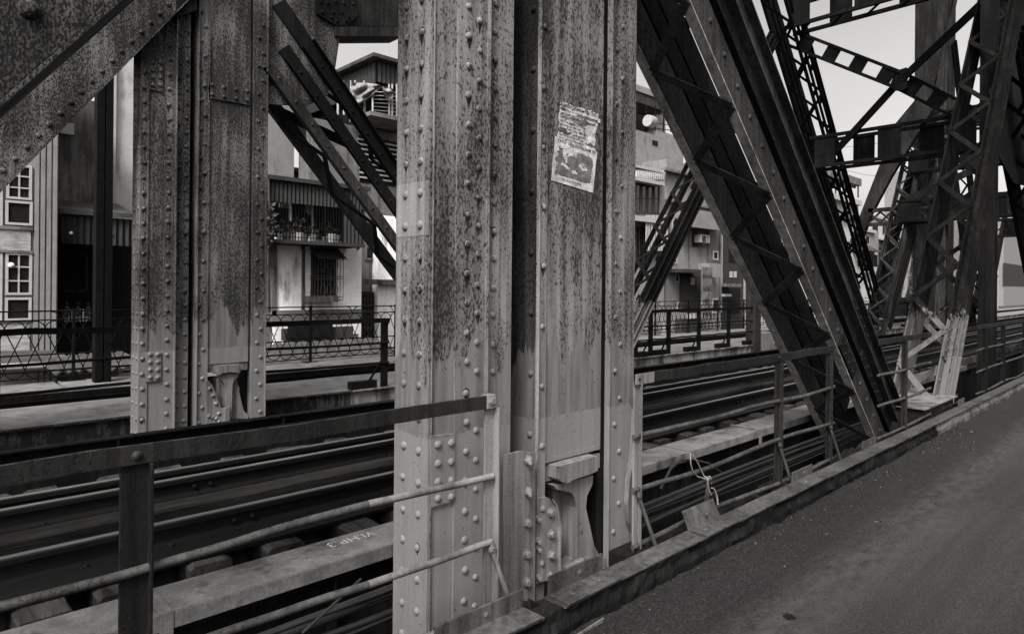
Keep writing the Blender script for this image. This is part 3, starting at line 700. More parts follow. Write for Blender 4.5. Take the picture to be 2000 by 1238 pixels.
# ---------------------------------------------------------------- handrails
YH = 2.45
def wav(p0, p1, n_=9, a=.008, sd=0):
    p0, p1 = Vector(p0), Vector(p1)
    return [p0.lerp(p1, i / (n_ - 1)) + Vector((0, a * .6 * nz3(i * .9, sd, 0, 1), a * nz3(i * .8, sd, 5, 1))) for i in range(n_)]
def wav2(p0, p1, a, sd, xs=None):
    p0, p1 = Vector(p0), Vector(p1); x0 = p0.x if xs is None else xs; n_ = max(3, int((p1.x - x0) / .09)); L = []
    for i in range(n_ + 1):
        x = x0 + (p1.x - x0) * i / n_; L.append((x, p0.y + a * .4 * nz3(x, sd, 0, .9), p0.z + a * nz3(x, sd, 5, .8) + a * .12 * nz3(x, sd, 8, 5)))
    return L
def hrail(lb, posts, ends, mats, top_z=1.03, barz=(.665, .335, -.01), cut=99):
    t = thing('handrail', (posts[0][0], YH, 0), lb, 'handrail', 'handrails along the deck edge')
    for (x, w_, d_, z0, mt) in posts:
        mb = MB(); mb.box(x - w_ / 2, x + w_ / 2, YH - .006, YH + .006, z0, top_z - .012)
        mb.box(x + w_ / 2 - .008, x + w_ / 2, YH - d_, YH - .0065, z0, top_z - .03)
        mb.build('post', M[mt], t)
        if w_ < .075:
            s_ = MB().tube([(x + .004, YH - .02, .33), (x + .012, YH - .03, .27), (x + .06, YH - .07, .09), (x + .09, YH - .09, -.01)], .013, 7)
            s_.bolt((x + .004, YH - .022, .30), (0, -1, 0), .016, .02); s_.build('brace', M[mats], t)
    x0, x1 = ends
    mb = MB(); p = wav((x0, YH - .014, top_z), (x1, YH - .014, top_z), 12, .012, x0)
    for i in range(11): mb.bar(p[i], p[i + 1], .065, .010, (0, 0, 1))
    for (x, *_ ) in posts: mb.dome((x, YH - .019, top_z), (0, -1, 0), .015)
    mb.build('top_rail', M['bartop'], t)
    for k, z in enumerate(barz):
        MB().tube(wav2((x0, YH - .012, z), (min(x1, cut), YH - .012, z), .03, x0 + k * 5), .0165, 9).build('bar', M['railp'], t)
        if cut < x1: MB().tube(wav2((x0, YH - .012, z), (x1, YH - .012, z), .03, x0 + k * 5, cut), .0168, 9).build('bar', M['clean'], t)
    return t
X1 = at(265, 880, Y=YH).x; X2 = at(956, 780, Y=YH).x
t = hrail('dark riveted handrail in the foreground, ending at the pale post before the column', [(X1, .092, .04, -.1, 'post'), (X1 - 1.6, .092, .04, -.1, 'post'), (X2, .062, .045, -.02, 'clean')], (X1 - 2.2, X2 + .01), 'clean', cut=1.5)
mb = MB(); q = at(955, 778, Y=YH); mb.box(q.x - .035, q.x + .02, YH - .03, YH + .02, 1.0, 1.066); mb.bolt((q.x - .005, YH - .03, 1.035), (0, -1, 0), .018, .014); mb.build('end_cap', M['clean'], t)
X3, X4, X5 = at(1243, 745, Y=YH).x, at(1518, 705, Y=YH).x, at(1617, 690, Y=YH).x
t = hrail('sagging handrail right of the column, with the knotted rope on its bar', [(X3, .055, .03, -.05, 'clean'), (X4, .072, .04, -.05, 'mid'), (X5, .060, .04, -.05, 'mid')], (X3 - .04, X5 + .12), 'railp')
mb = MB(); mb.box(X3 - .04, X3 + .16, YH - .024, YH - .0195, .997, 1.063); mb.build('painted_end', M['clean'], t)
X6, X7 = at(1764, 660, Y=YH).x, 10.4
hrail('short handrail with a pale end between the dark and the light braces', [(X6, .085, .04, -.05, 'mid')], (X6 - .9, X6 + 1.1), 'railp')
hrail('distant handrail continuing along the kerb at the right edge', [(12.9, .1, .05, -.05, 'post'), (14.3, .10, .05, -.05, 'post'), (16.3, .09, .05, -.05, 'post'), (18.3, .09, .05, -.05, 'post'), (20.5, .09, .05, -.05, 'post')], (12.4, 24), 'post')
# hanging rope
rp = thing('knotted_rope', at(1360, 905, Y=YH), 'pale frayed plastic rope knotted round the handrail bar', 'rope')
def rope(L, r, Y=YH - .03): return MB().tube([at(px, py, Y=Y) for px, py in L], r, 6)
rope([(1348, 884), (1349, 905), (1353, 920), (1362, 930), (1374, 934), (1383, 936)], .0045).build('loop', M['cloth'], rp)
rope([(1353, 888), (1362, 902), (1370, 918), (1376, 932)], .004).build('loop', M['cloth'], rp)
rope([(1376, 930), (1384, 934), (1388, 945), (1391, 940), (1386, 930), (1381, 931), (1382, 945), (1385, 958), (1389, 966)], .0055).build('knot', M['cloth'], rp)
rope([(1390, 952), (1395, 955), (1400, 968), (1402, 985)], .006).build('tail', M['cloth'], rp)
M['veil'] = plain('frayed_strands', .04, .9, .4, 30, 0)
mb = MB()
for k in range(9):
    a = rnd.uniform(-6, 6); mb.tube([at(1382 + a * .3, 938, Y=YH - .03 + a * .001), at(1381 + a * .8, 965, Y=YH - .03), at(1379 + a, 1000 + rnd.uniform(-8, 2), Y=YH - .03)], .0022, 5)
mb.build('strands', M['veil'], rp)
# litter
M['gritm'] = plain('dark_grit', .016, .95, .8, 40, 0)
M['litter'] = plain('grit_pebbles', .12, .9, .6, 60, 0)
for nk, (cnt, gm) in enumerate(((2600, 'gritm'), (260, 'litter'))):
  mb = MB()
  for k in range(cnt):
      yv = 2.185 - abs(rnd.gauss(0, .20)); x = rnd.uniform(1.6, 10)
      if yv < 1.3: continue
      s_ = rnd.uniform(.0018, .0058) * (1 + x * .10) * (1.5 if k % 17 == 0 else 1); z = -.185 + (max(0, yv - 1.55) ** 2) * .12
      c_ = Vector((x, yv, z)); q = [c_ + Vector((rnd.uniform(-1, 1), rnd.uniform(-1, 1), rnd.uniform(0, .9))) * s_ for _ in range(6)]
      mb.add(q, [(0, 1, 2), (0, 2, 3), (1, 4, 2), (3, 2, 5), (0, 3, 5)])
  struct('grit', mb, M[gm], 'stuff')
for k in range(9):
    px, py = rnd.choice([(1480, 1040), (1610, 940), (1720, 905), (1830, 982), (1905, 1072), (1350, 1075), (1440, 1210), (1730, 1190), (1590, 1000)]) if k > 8 else [(1480, 1040), (1612, 1002), (1720, 905), (1828, 984), (1720, 1020), (1350, 1075), (1442, 1050), (1712, 1020), (1532, 1107)][k]
    q = at(px, py, Z=-.195); s_ = rnd.uniform(.010, .022); mb = MB(); a = rnd.uniform(0, 3)
    c_, s2 = math.cos(a), math.sin(a)
    L = [q + Vector((c_ * u * s_ - s2 * v * s_ * .45, s2 * u * s_ + c_ * v * s_ * .45, .004 + .25 * s_ * abs(u))) for u, v in ((-1, 0), (-.4, .8), (.4, .9), (1, 0), (.4, -.8), (-.4, -.9))]
    mb.prism(L, (0, 0, .002))
    tag(mb.build('leaf', M['kerbm'] if k in (3, 4) else M['litter']), ['pale scrap', 'dark dead leaf', 'small curled scrap', 'dark leaf fragment', 'flat dark scrap', 'light paper scrap', 'tiny leaf', 'grey scrap', 'pale chip'][k] + ' lying on the road ' + ['below the rope', 'in the dusty strip', 'near the distant kerb', 'towards the right edge', 'in the middle of the lane', 'beside the kerb foot', 'beside the kerb, right of the twigs', 'just off the dusty strip', 'lower middle of the roadway'][k], 'litter', 'scraps on the road')
q = at(1541, 1205, Z=-.20); mb = MB(); R0 = .032; vs = []; fs = []
for i in range(7):
    for j in range(14):
        t0 = math.pi * .5 * i / 6; a = 2 * math.pi * j / 14; r = R0 * (1 + .35 * nz3(i, j, 3, 1.3)); vs.append(q + Vector((r * math.cos(t0) * math.cos(a) * 1.15, r * math.cos(t0) * math.sin(a), r * .4 * math.sin(t0))))
for i in range(6):
    for j in range(14): fs.append((i * 14 + j, i * 14 + (j + 1) % 14, (i + 1) * 14 + (j + 1) % 14, (i + 1) * 14 + j))
mb.add(vs, fs); tag(mb.build('stone', M['kerbm']), 'flat dark lump of broken asphalt lying on the roadway at the bottom', 'stone')
for L, lb in (([(1440, 1042), (1447, 1052), (1446, 1060), (1440, 1066)], 'thin pale bent twig lying by the kerb foot'), ([(1468, 1038), (1478, 1043), (1494, 1042)], 'pale forked twig lying right of the thin bent one')):
    tag(MB().tube([at(px, py, Z=-.16) for px, py in L], .0025, 5).build('twig', M['litter']), lb, 'twig')

# ---------------------------------------------------------------- braces
def brace(name, lb, P, Q, yf, yr, side, mat, strips=((0, .27), (.31, .50), (.54, .90)), lace=.75, group='lattice braces of the trusses', rv=.34, rr=.02, rearoff=0, th=.022, lacemat=None, bat=True, flange=None, starts=None, mats=None, rear=None, lw=.085):
    """box brace of two built-up planes joined by lacing; P, Q: (x, z) of its lower front edge"""
    P = Vector((P[0], 0, P[1])); Q = Vector((Q[0], 0, Q[1])); d = (Q - P).normalized(); n_ = Vector((-d.z, 0, d.x))
    if n_.z < 0: n_ = -n_
    L = (Q - P).length
    t = thing(name, (Q.x if Q.z < P.z else P.x, yf, min(P.z, Q.z)), lb, 'brace', group)
    Yv = lambda y_: Vector((0, y_, 0))
    lm = lacemat or mat
    for pi, yp in enumerate((yf, yr)):
        sg = 1 if pi == 0 else -1
        for si, (o0, o1) in enumerate(strips):
            if pi and rear and si not in rear: continue
            mb = MB(); a = P + n_ * ((o0 + o1) / 2) + Yv(yp + sg * th / 2)
            mb.bar(a + d * (starts[si] if starts else 0), a + d * L, o1 - o0, th, n_)
            lip = .07 if si != 1 else .04                       # outstanding leg of the angle
            q = P + n_ * (o0 + .008) + Yv(yp - sg * lip / 2 - sg * .0005)
            if si == 0 and flange:
                m3 = MB(); q = P + n_ * (o0 - .006) + Yv(yp + .034); m3.bar(q, q + d * L, .011, .085, n_); m3.build('flange', M[flange], t)
            else: mb.bar(q, q + d * L, .016, lip, n_)
            if si == len(strips) - 1:
                q = P + n_ * (o1 - .008) + Yv(yp - sg * lip / 2 - sg * .0005); mb.bar(q, q + d * L, .016, lip, n_)
            if pi == 0 or True:
                s0 = .15 + .1 * si
                while s0 < L:
                    c_ = P + d * s0 + n_ * (o0 + (o1 - o0) * (.62 if si == 0 else .45)) + Yv(yp)
                    mb.dome(c_ - Yv(sg * 0), (0, -sg if pi == 0 else -1, 0), rr, n=8) if pi == 0 else mb.dome(c_ - Yv(.0), (0, -1, 0), rr, n=8) if False else None
                    s0 += rv
            mb.build('chord', M[mats[si] if mats and not (pi and si) else mat], t)
        if bat and pi == 0:
            s0 = .5
            while s0 < L:
                a = P + d * s0 + n_ * ((strips[0][1] + strips[1][0]) / 2) + Yv(yp + sg * (th + .006)); MB().bar(a, a + d * .16, abs(strips[1][0] - strips[0][1]) + .12, .012, n_).build('batten', M[lm], t)
                if len(strips) > 2: a = P + d * (s0 + .4) + n_ * ((strips[1][1] + strips[2][0]) / 2) + Yv(yp + sg * (th + .006)); MB().bar(a, a + d * .2, abs(strips[2][0] - strips[1][1]) + .12, .012, n_).build('batten', M[lm], t)
                s0 += 1.15
    lo, top = min(q_[0] for q_ in strips), max(q_[1] for q_ in strips)
    for fi, off in enumerate((lo - .010, top + .010)):
        mb = MB(); s0 = .1; k = 0
        ya, yb = yf + .02, yr - .02
        while s0 + lace < L:
            a = P + d * s0 + n_ * off + Yv(ya if k % 2 == 0 else yb); b = P + d * (s0 + lace) + n_ * off + Yv(yb if k % 2 == 0 else ya)
            mb.bar(a, b, lw, .012, n_.cross(b - a)); s0 += lace; k += 1
        mb.build('lacing', M[lm], t)
    return t
pz = lambda px, py, Y: (lambda v: (v.x, v.z))(at(px, py, Y=Y))
def ext(a, b, t0, t1):
    return ((a[0] + (b[0] - a[0]) * t0, a[1] + (b[1] - a[1]) * t0), (a[0] + (b[0] - a[0]) * t1, a[1] + (b[1] - a[1]) * t1))
a, b = pz(1346, 0, YN), pz(1712, 862, YN)
A, B = ext(a, b, -.35, 1.05)
nd = brace('lattice_brace', 'massive dark lattice brace falling to the kerb right of the column', A, B, YN, YN + .56, 1, 'dark', strips=((0, .25), (.285, .46), (.49, .74)), lace=.47, rv=.30, rr=.025, flange='lit_flange', lw=.075, lacemat='dark2', mats=('dark2', 'dark', 'dark2'), rear=(0, 1, 2))  # flange tone carries the light falling on its underside
# thick splice plates with crowded rivets near its foot
def splice(t, a, b, t0, t1, o0, o1, yp, mat, nrow=2, pitch=.075, rr=.02):
    P = Vector((a[0], 0, a[1])); Q = Vector((b[0], 0, b[1])); d = (Q - P).normalized(); n_ = Vector((-d.z, 0, d.x)); n_ = -n_ if n_.z < 0 else n_
    s0, s1 = (Q - P).length * t0, (Q - P).length * t1
    mb = MB(); c_ = P + n_ * (o0 + o1) / 2 + Vector((0, yp, 0)); mb.bar(c_ + d * s0, c_ + d * s1, o1 - o0, .016, n_)
    s_ = s0 + .04; k = 0
    while s_ < s1 - .02:
        for r in range(nrow):
            if (k + r) % 2 == 0 or nrow == 1: mb.dome(P + d * s_ + n_ * (o0 + (o1 - o0) * (r + .6) / (nrow + .2)) + Vector((0, yp - .008, 0)), (0, -1, 0), rr, n=8)
        s_ += pitch; k += 1
    mb.build('splice_plate', M[mat], t)
splice(nd, a, b, .70, .80, .03, .20, YN - .009, 'dark'); splice(nd, a, b, .80, .985, .30, .45, YN - .009, 'dark'); splice(nd, a, b, .70, .82, .52, .70, YN - .009, 'dark')
a2, b2 = pz(1826, 766, YN), pz(1973, 0, YN)
A, B = ext(a2, b2, -.03, 1.6)
nr = brace('lattice_brace', 'lattice brace with pale painted feet rising at the right edge', A, B, YN, YN + .55, 1, 'leg', strips=((-.21, 0), (-.49, -.25), (-.72, -.50)), lace=.60, rv=.36, rr=.024)
for o in ((-.20, -.01), (-.48, -.26), (-.71, -.51)): splice(nr, a2, b2, .07, .19, o[0], o[1], YN - .009, 'leg', 2, .09, .024)
A, B = ext(pz(523.6, 129, YF), pz(719, 400, YF), .02, 3.0)
A = (A[0], A[1]); B = (B[0], B[1])
fd_ = brace('lattice_brace', 'dark lattice brace falling behind the foreground column from the gusset', A, B, YF, YF + .56, 1, 'dark', strips=((-.09, .10), (.26, .45), (.58, .80)), lace=.60, rv=.36, rr=.022, bat=False, starts=(-.05, -.12, -.60), mats=('dark2', 'dark', 'dark'), rear=(0,))
A, B = ext(pz(1228, 640, YF), pz(1354, 380, YF), -.25, 2.6)
fr_ = brace('lattice_brace', 'lattice brace with pale feet rising between the column and the dark brace', A, B, YF, YF + .6, 1, 'leg', strips=((-.04, .10), (-.17, -.08), (-.36, -.22)), rear=(0, 2), lace=.55, rv=.36, rr=.03)
for o in ((-.035, .09), (-.165, -.085), (-.35, -.23)): splice(fr_, pz(1228, 640, YF), pz(1354, 380, YF), -.05, .14, o[0], o[1], YF - .009, 'leg', 2, .11, .03)
A, B = ext(pz(1737, 573, YF), pz(1792, 320, YF), -.42, 3.6)
brace('lattice_brace', 'distant lattice brace crossed by zigzag bars, left of the pale painted feet', A, B, YF, YF + .62, 1, 'mid', strips=((-.12, .02), (-.22, -.15), (-.36, -.25)), rear=(0, 2), lace=.62, rv=.6, rr=.03)
A, B = ext(pz(1560, 90, YF), pz(1648, 400, YF), -.4, 1.75)
brace('lattice_brace', 'thin dark lattice brace seen edge-on against the sky beside the big dark brace', A, B, YF, YF + .6, 1, 'dark', strips=((-.1, .12), (.25, .42), (.55, .8)), lace=.7, rv=.6, rr=.03)
# more of the same bays along the bridge
for k, (dx, lb) in enumerate(((33.0, 'remote lattice brace among the dark trusses at the right edge'), (50.0, 'most remote lattice brace at the right edge'))):
    a_, b_ = pz(1228, 640, YF), pz(1354, 380, YF); A, B = ext((a_[0] + dx - 15.5, a_[1]), (b_[0] + dx - 15.5, b_[1]), -.2, 2.2)
    brace('lattice_brace', lb, A, B, YF, YF + .6, 1, 'dark', strips=((-.1, .15), (.2, .45), (.50, .75)), lace=.9, rv=9, rr=.03)
for k, (x0, lb) in enumerate(((16.4, 'dark near-side lattice brace at the extreme right, descending'), (29.3, 'remote near-side lattice brace with crossing bars at the right edge'))):
    A, B = ((x0, 6.5), (x0 + 7.6, -.3)) if k == 0 else ((x0, -.2), (x0 + 5, 7.2))
    brace('lattice_brace', lb, A, B, YN, YN + .5, 1, 'leg', strips=((-.1, .15), (.2, .45), (.50, .75)), lace=.8, rv=.9, rr=.03)

# near truss: huge brace crossing the top left corner
def slab(mb, pts, Y, d): mb.prism([at(px, py, Y=Y) for px, py in pts], (0, d, 0))
nb = thing('girder_brace', at(0, 200, Y=YN), 'huge blurred rust-spotted girder brace filling the top left corner', 'brace', 'solid girder braces')
pa, pb = pz(-60, 252, YN), pz(300, -62, YN)
def solid_brace(t, pa, pb, yf, yr, wid, mat, t0, t1, rowoffs, rr, pitch, edge_w):
    P0, P1 = ext(pa, pb, t0, t1); P = Vector((P0[0], 0, P0[1])); Q = Vector((P1[0], 0, P1[1])); d = (Q - P).normalized(); n_ = Vector((-d.z, 0, d.x)); n_ = -n_ if n_.z < 0 else n_
    mb = MB(); c_ = P + n_ * wid / 2 + Vector((0, (yf + yr) / 2, 0)); L = (Q - P).length; mb.bar(c_, c_ + d * L, wid, yr - yf, n_); mb.build('web_plate', M[mat], t)
    mb = MB(); c_ = P + n_ * (edge_w / 2 + .004) + Vector((0, yf - .007, 0)); mb.bar(c_, c_ + d * L, edge_w, .012, n_)
    q = P + n_ * -.007 + Vector((0, (yf + yr) / 2 - .02, 0)); mb.bar(q, q + d * L, .014, (yr - yf) + .1, n_)
    for off in rowoffs:
        s_ = .05
        while s_ < L: mb.dome(P + d * s_ + n_ * off + Vector((0, yf - .013, 0)), (0, -1, 0), rr); s_ += pitch
    mb.build('edge_angle', M[mat], t)
solid_brace(nb, pa, pb, YN, YN + .5, 1.0, 'rustnear', -1.0, 3.2, (.13, .29), .034, .24, .40)
fb = thing('girder_brace', at(120, 250, Y=YF), 'rust-spotted girder brace with a riveted lower edge joining the far column', 'brace', 'solid girder braces')
solid_brace(fb, pz(0, 372, YF), pz(370, -4, YF), YF - .06, YF + .5, 1.7, 'rust', -.6, 1.25, (.10,), .030, .165, .19)
# far truss: gusset and top chord
gu = thing('gusset_plate', at(590, 60, Y=YF + .1), 'large mottled gusset plate beside the far column with the chord above it', 'gusset plate')
mb = MB(); slab(mb, [(518, -300), (670, -300), (664, 72), (654, 140), (640, 186), (600, 208), (518, 203)], YF + .03, .03); mb.build('plate', M['rust'], gu)
mb = MB(); slab(mb, [(655, -120), (790, -110), (790, 52), (655, 52)], YF + .061, .4); slab(mb, [(655, 53), (790, 53), (790, 71), (655, 71)], YF - .01, .42); mb.build('chord', M['mid'], gu)
mb = MB(); slab(mb, [(612, -60), (620, 28), (657, 51), (678, 50), (702, 28), (690, -60)], YF - .012, .04)
for q in ((626, 6), (640, 8), (655, 5), (672, 8), (690, 9), (630, 26), (651, 26), (668, 26), (682, 35), (658, 43), (676, 42), (648, 36)): mb.dome(at(q[0], q[1] - 1, Y=YF - .012), (0, -1, 0), .024)
mb.build('splice_plate', M['dark'], gu)
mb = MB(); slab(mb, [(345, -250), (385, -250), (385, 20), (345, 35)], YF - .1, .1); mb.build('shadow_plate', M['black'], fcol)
# rear dark strut behind the gusset
tag(MB().bar(at(520, 207, Y=YF + .8), at(700, 290, Y=YF + .8), .12, .1, (0, 0, 1)).build('strut', M['black']), 'short black strut behind the gusset, left of the falling brace', 'strut', 'cross struts of the trusses')

# ---------------------------------------------------------------- cross frames between the trusses
def boxstrut(name, lb, xc, z0, z1, y0, y1, mat, dx=.5, n_=9, bw_=.42, slope=0):
    t = thing(name, (xc, y1, z0), lb, 'strut', 'cross struts of the trusses')
    for xx in (xc - dx / 2, xc + dx / 2):
        mb = MB()
        for z in (z0 + .05, z1 - .05): mb.box(xx - .05, xx + .05, y0, y1, z - .05, z + .05)
        mb.build('flange', M[mat], t)
        for k in range(n_):
            yc = y0 + (y1 - y0) * (k + .5) / n_
            if (k + (xx > xc)) % 2 == 0: MB().box(xx - .02, xx + .02, yc - bw_ / 2, yc + bw_ / 2, z0 + .1, z1 - .1).build('batten', M[mat], t)
    mb = MB()
    for z in (z0, z1):
        for k in range(n_):
            yc = y0 + (y1 - y0) * (k + .5) / n_; mb.bar((xc - dx / 2, yc - .3, z), (xc + dx / 2, yc + .3, z), .09, .012, (0, 1, 0))
    mb.build('lacing', M[mat], t); return t
zA, zB = at(1606, 331, X=22).z, at(1612, 268, X=22).z
boxstrut('cross_strut', 'lower horizontal cross strut of dark battens below the crossed bracing', 22, zA, zB, 2.3, 8.8, 'dark', .7, 7, .62)
zC = at(1528, 69, X=20).z
boxstrut('cross_strut', 'upper cross strut of dark battens at the top edge of the picture', 20, zC, zC + 1.0, 2.3, 8.8, 'dark', .7, 7, .62)
xb = thing('cross_bracing', at(1760, 160, X=21), 'crossed diagonal bracing against the sky between two cross struts', 'bracing')
def xarm(p, q, wd, nb_, name='arm'):
    mb = MB(); d = (q - p).normalized(); sd_ = Vector((1, 0, 0)).cross(d).normalized()
    for s_ in (-1, 1): mb.bar(p + sd_ * s_ * wd / 2, q + sd_ * s_ * wd / 2, .085, .10, sd_)
    for k in range(nb_):
        c_ = p.lerp(q, (k + .5) / nb_); mb.bar(c_ - d * .2, c_ + d * .2, wd, .05, sd_)
    mb.build(name, M['dark'], xb)
ce = at(1758, 158, X=21)
xarm(at(1548, 76, X=20), ce, .42, 4); xarm(ce, at(1905, 232, X=21.8), .42, 3)
xarm(at(1612, 318, X=22), ce, .10, 2); xarm(ce, at(1915, 10, X=20.2), .10, 2)
mb = MB(); mb.prism([at(px, py, X=20.95) for px, py in ((1733, 138), (1752, 138), (1770, 132), (1777, 140), (1770, 156), (1772, 172), (1758, 178), (1745, 176), (1738, 166), (1744, 152))], (.1, 0, 0)); mb.build('hub_plate', M['dark'], xb)
# further frame with its knee plate
kb = thing('portal_frame', at(1660, 470, X=31), 'distant portal knee plate with a small lattice strut behind the dark brace', 'portal frame')
mb = MB(); mb.prism([at(px, py, X=31) for px, py in ((1660, 470), (1750, 240), (1800, 180), (1830, 200), (1780, 280), (1740, 345), (1700, 420), (1672, 500))], (.3, 0, 0)); mb.build('knee_plate', M['mid'], kb)
pL, pR = at(1695, 440, X=31), at(1815, 438, X=31)
mb = MB(); mb.box(31, 31.15, pR.y, pL.y, pL.z - .05, pL.z + .1); mb.box(31, 31.15, pR.y, pL.y, pL.z + .55, pL.z + .72)
for k in range(5):
    ya, yb = pR.y + (pL.y - pR.y) * k / 5, pR.y + (pL.y - pR.y) * (k + 1) / 5
    mb.bar((31.05, ya, pL.z + .1), (31.05, yb, pL.z + .55), .08, .04, (0, 0, 1)); mb.bar((31.10, yb, pL.z + .1), (31.10, ya, pL.z + .55), .08, .04, (0, 0, 1))
mb.build('lattice_strut', M['mid'], kb)
# far column of the next pier and truss members at the right edge
c2 = thing('bridge_column', at(1835, 600, Y=YF), 'distant rusty column standing behind the pale footed brace', 'bridge column')
x0, x1 = at(1812, 560, Y=YF).x, at(1862, 560, Y=YF).x
mb = MB(); mb.box(x0, x0 + (x1 - x0) * .28, YF, YF + .6, -1, 26); rows(mb, x0 + (x1 - x0) * .14, YF, 3, .3, -.5, 12, .05); mb.build('edge_angle', M['mid'], c2)
mb = MB(); mb.box(x0 + (x1 - x0) * .28, x0 + (x1 - x0) * .75, YF + .08, YF + .6, -1, 26); mb.build('web_panel', M['rust'], c2)
mb = MB(); mb.box(x0 + (x1 - x0) * .75, x1, YF, YF + .6, -1, 26); rows(mb, x0 + (x1 - x0) * .88, YF, 3, .3, -.5, 12, .05); mb.build('corner_angle', M['mid'], c2)
c3 = thing('bridge_column', (24.2, YN, -1), 'dark near-side hanger at the right edge of the picture', 'bridge column')
for k in range(2):
    mb = MB(); mb.box(24.0 + k * .5, 24.18 + k * .5, YN, YN + .4, -1, 12); rows(mb, 24.09 + k * .5, YN, 2, .4, -.5, 8, .03); mb.build('chord', M['dark'], c3)
mb = MB()
for k in range(14): mb.bar((24.1, YN - .01, -.5 + k * .7), (24.6, YN - .01, .2 + k * .7), .07, .01, (0, 1, 0)); mb.bar((24.6, YN - .024, -.5 + k * .7), (24.1, YN - .024, .2 + k * .7), .07, .01, (0, 1, 0))
mb.build('lacing', M['dark'], c3)
for k, (x, zz, lb) in enumerate(((36.5, 5.0, 'remote cross strut in the dark trusses at the right edge'), (45, 4.6, 'most remote cross strut at the right edge'))):
    boxstrut('cross_strut', lb, x, zz, zz + 1.0, 2.3, 8.8, 'dark', .7, 7, .7)
# bottom box at the foot of the pale brace
q0 = at(1775, 800, Y=YN)
mb = MB(); bxm = thing('junction_box', (9.6, 2.5, 0), 'flat topped steel box at the foot of the pale footed brace', 'steel box')
lx0, lx1 = at(1776, 790, Y=2.6).x, at(1842, 775, Y=2.6).x
zt_ = at(1800, 800, Y=2.45).z
MB().box(lx0 - .05, lx1 - .1, 2.40, 3.0, zt_, zt_ + .015).build('lid', M['plate'], bxm)
mb = MB(); mb.box(lx0, lx1 - .16, 2.44, 2.96, -.3, zt_ - .001)
for k in range(9): mb.dome((lx0 + .9 + k * .1, 2.44, zt_ - .1), (0, -1, 0), .022)
mb.build('side', M['mid'], bxm)

g2_ = thing('gusset_plate', (17.5, YN + .3, 4), 'big dark gusset plate in the upper right corner behind the pale footed brace', 'gusset plate')
mb = MB(); mb.prism([(15.9, YN + .3, 13), (15.9, YN + .3, 5.6), (16.5, YN + .3, 4.4), (18.2, YN + .3, 4.0), (21, YN + .3, 4.2), (21, YN + .3, 13)], (0, .03, 0))
for k in range(10): mb.dome((16.1, YN + .3, 5.8 + k * .4), (0, -1, 0), .03)
mb.build('plate', M['black'], g2_)
h4 = thing('hanger', (15.3, YN + .2, -1), 'slim black vertical hanger near the right edge, right of the pale footed brace', 'hanger')
mb = MB(); mb.box(15.15, 15.42, YN + .2, YN + .35, -1, 9); rows(mb, 15.28, YN + .2, 2, .3, -.5, 6, .02); mb.build('web_plate', M['dark'], h4)
mb = MB(); mb.box(15.13, 15.15, YN + .1, YN + .35, -1, 9); mb.box(15.42, 15.44, YN + .1, YN + .35, -1, 9); mb.build('flange', M['dark'], h4)
brace('lattice_brace', 'remote dark brace falling right from the distant rusty column', (37.4, 13.5), (45.5, -1), YF, YF + .6, 1, 'dark', strips=((-.1, .15), (.2, .45), (.50, .85)), lace=.9, rv=9, rr=.03)
for k, (x, zz, lb) in enumerate(((30.6, 4.4, 'dark cross strut seen through the lacing of the pale footed brace'), (33.1, 8.4, 'upper dark cross strut behind the pale footed brace'), (31.95, 6.6, 'dark cross strut in front of the distant rusty column'))):
    boxstrut('cross_strut', lb, x, zz, zz + .9, 2.3, 8.8, 'dark', .7, 7, .75)
x2 = thing('cross_bracing', (27.5, 5.6, 5), 'remote dark crossed bracing behind the lacing at the right', 'bracing')
for p_, q_ in (((30.6, 2.6, 5.3), (33.1, 8.5, 8.4)), ((33.1, 2.6, 8.4), (30.6, 8.5, 5.3))): MB().bar(p_, q_, .28, .12, (0, 0, 1)).build('arm', M['dark'], x2)
fp = tag(MB().prism([at(px, py, Y=2.16) for px, py in ((1092, 1262), (1180, 1206), (1166, 1262))], (0, .01, 0)).build('patch_plate', M['clean']), 'pale broken plate leaning against the kerb at the bottom, below the pedestal', 'steel plate')
tag(MB().box(X2 - .40, X2 - .36, YH - .1, YH + .02, -.2, -.05).build('block', M['post']), 'dark steel chip under the foreground post', 'steel chip') if False else None
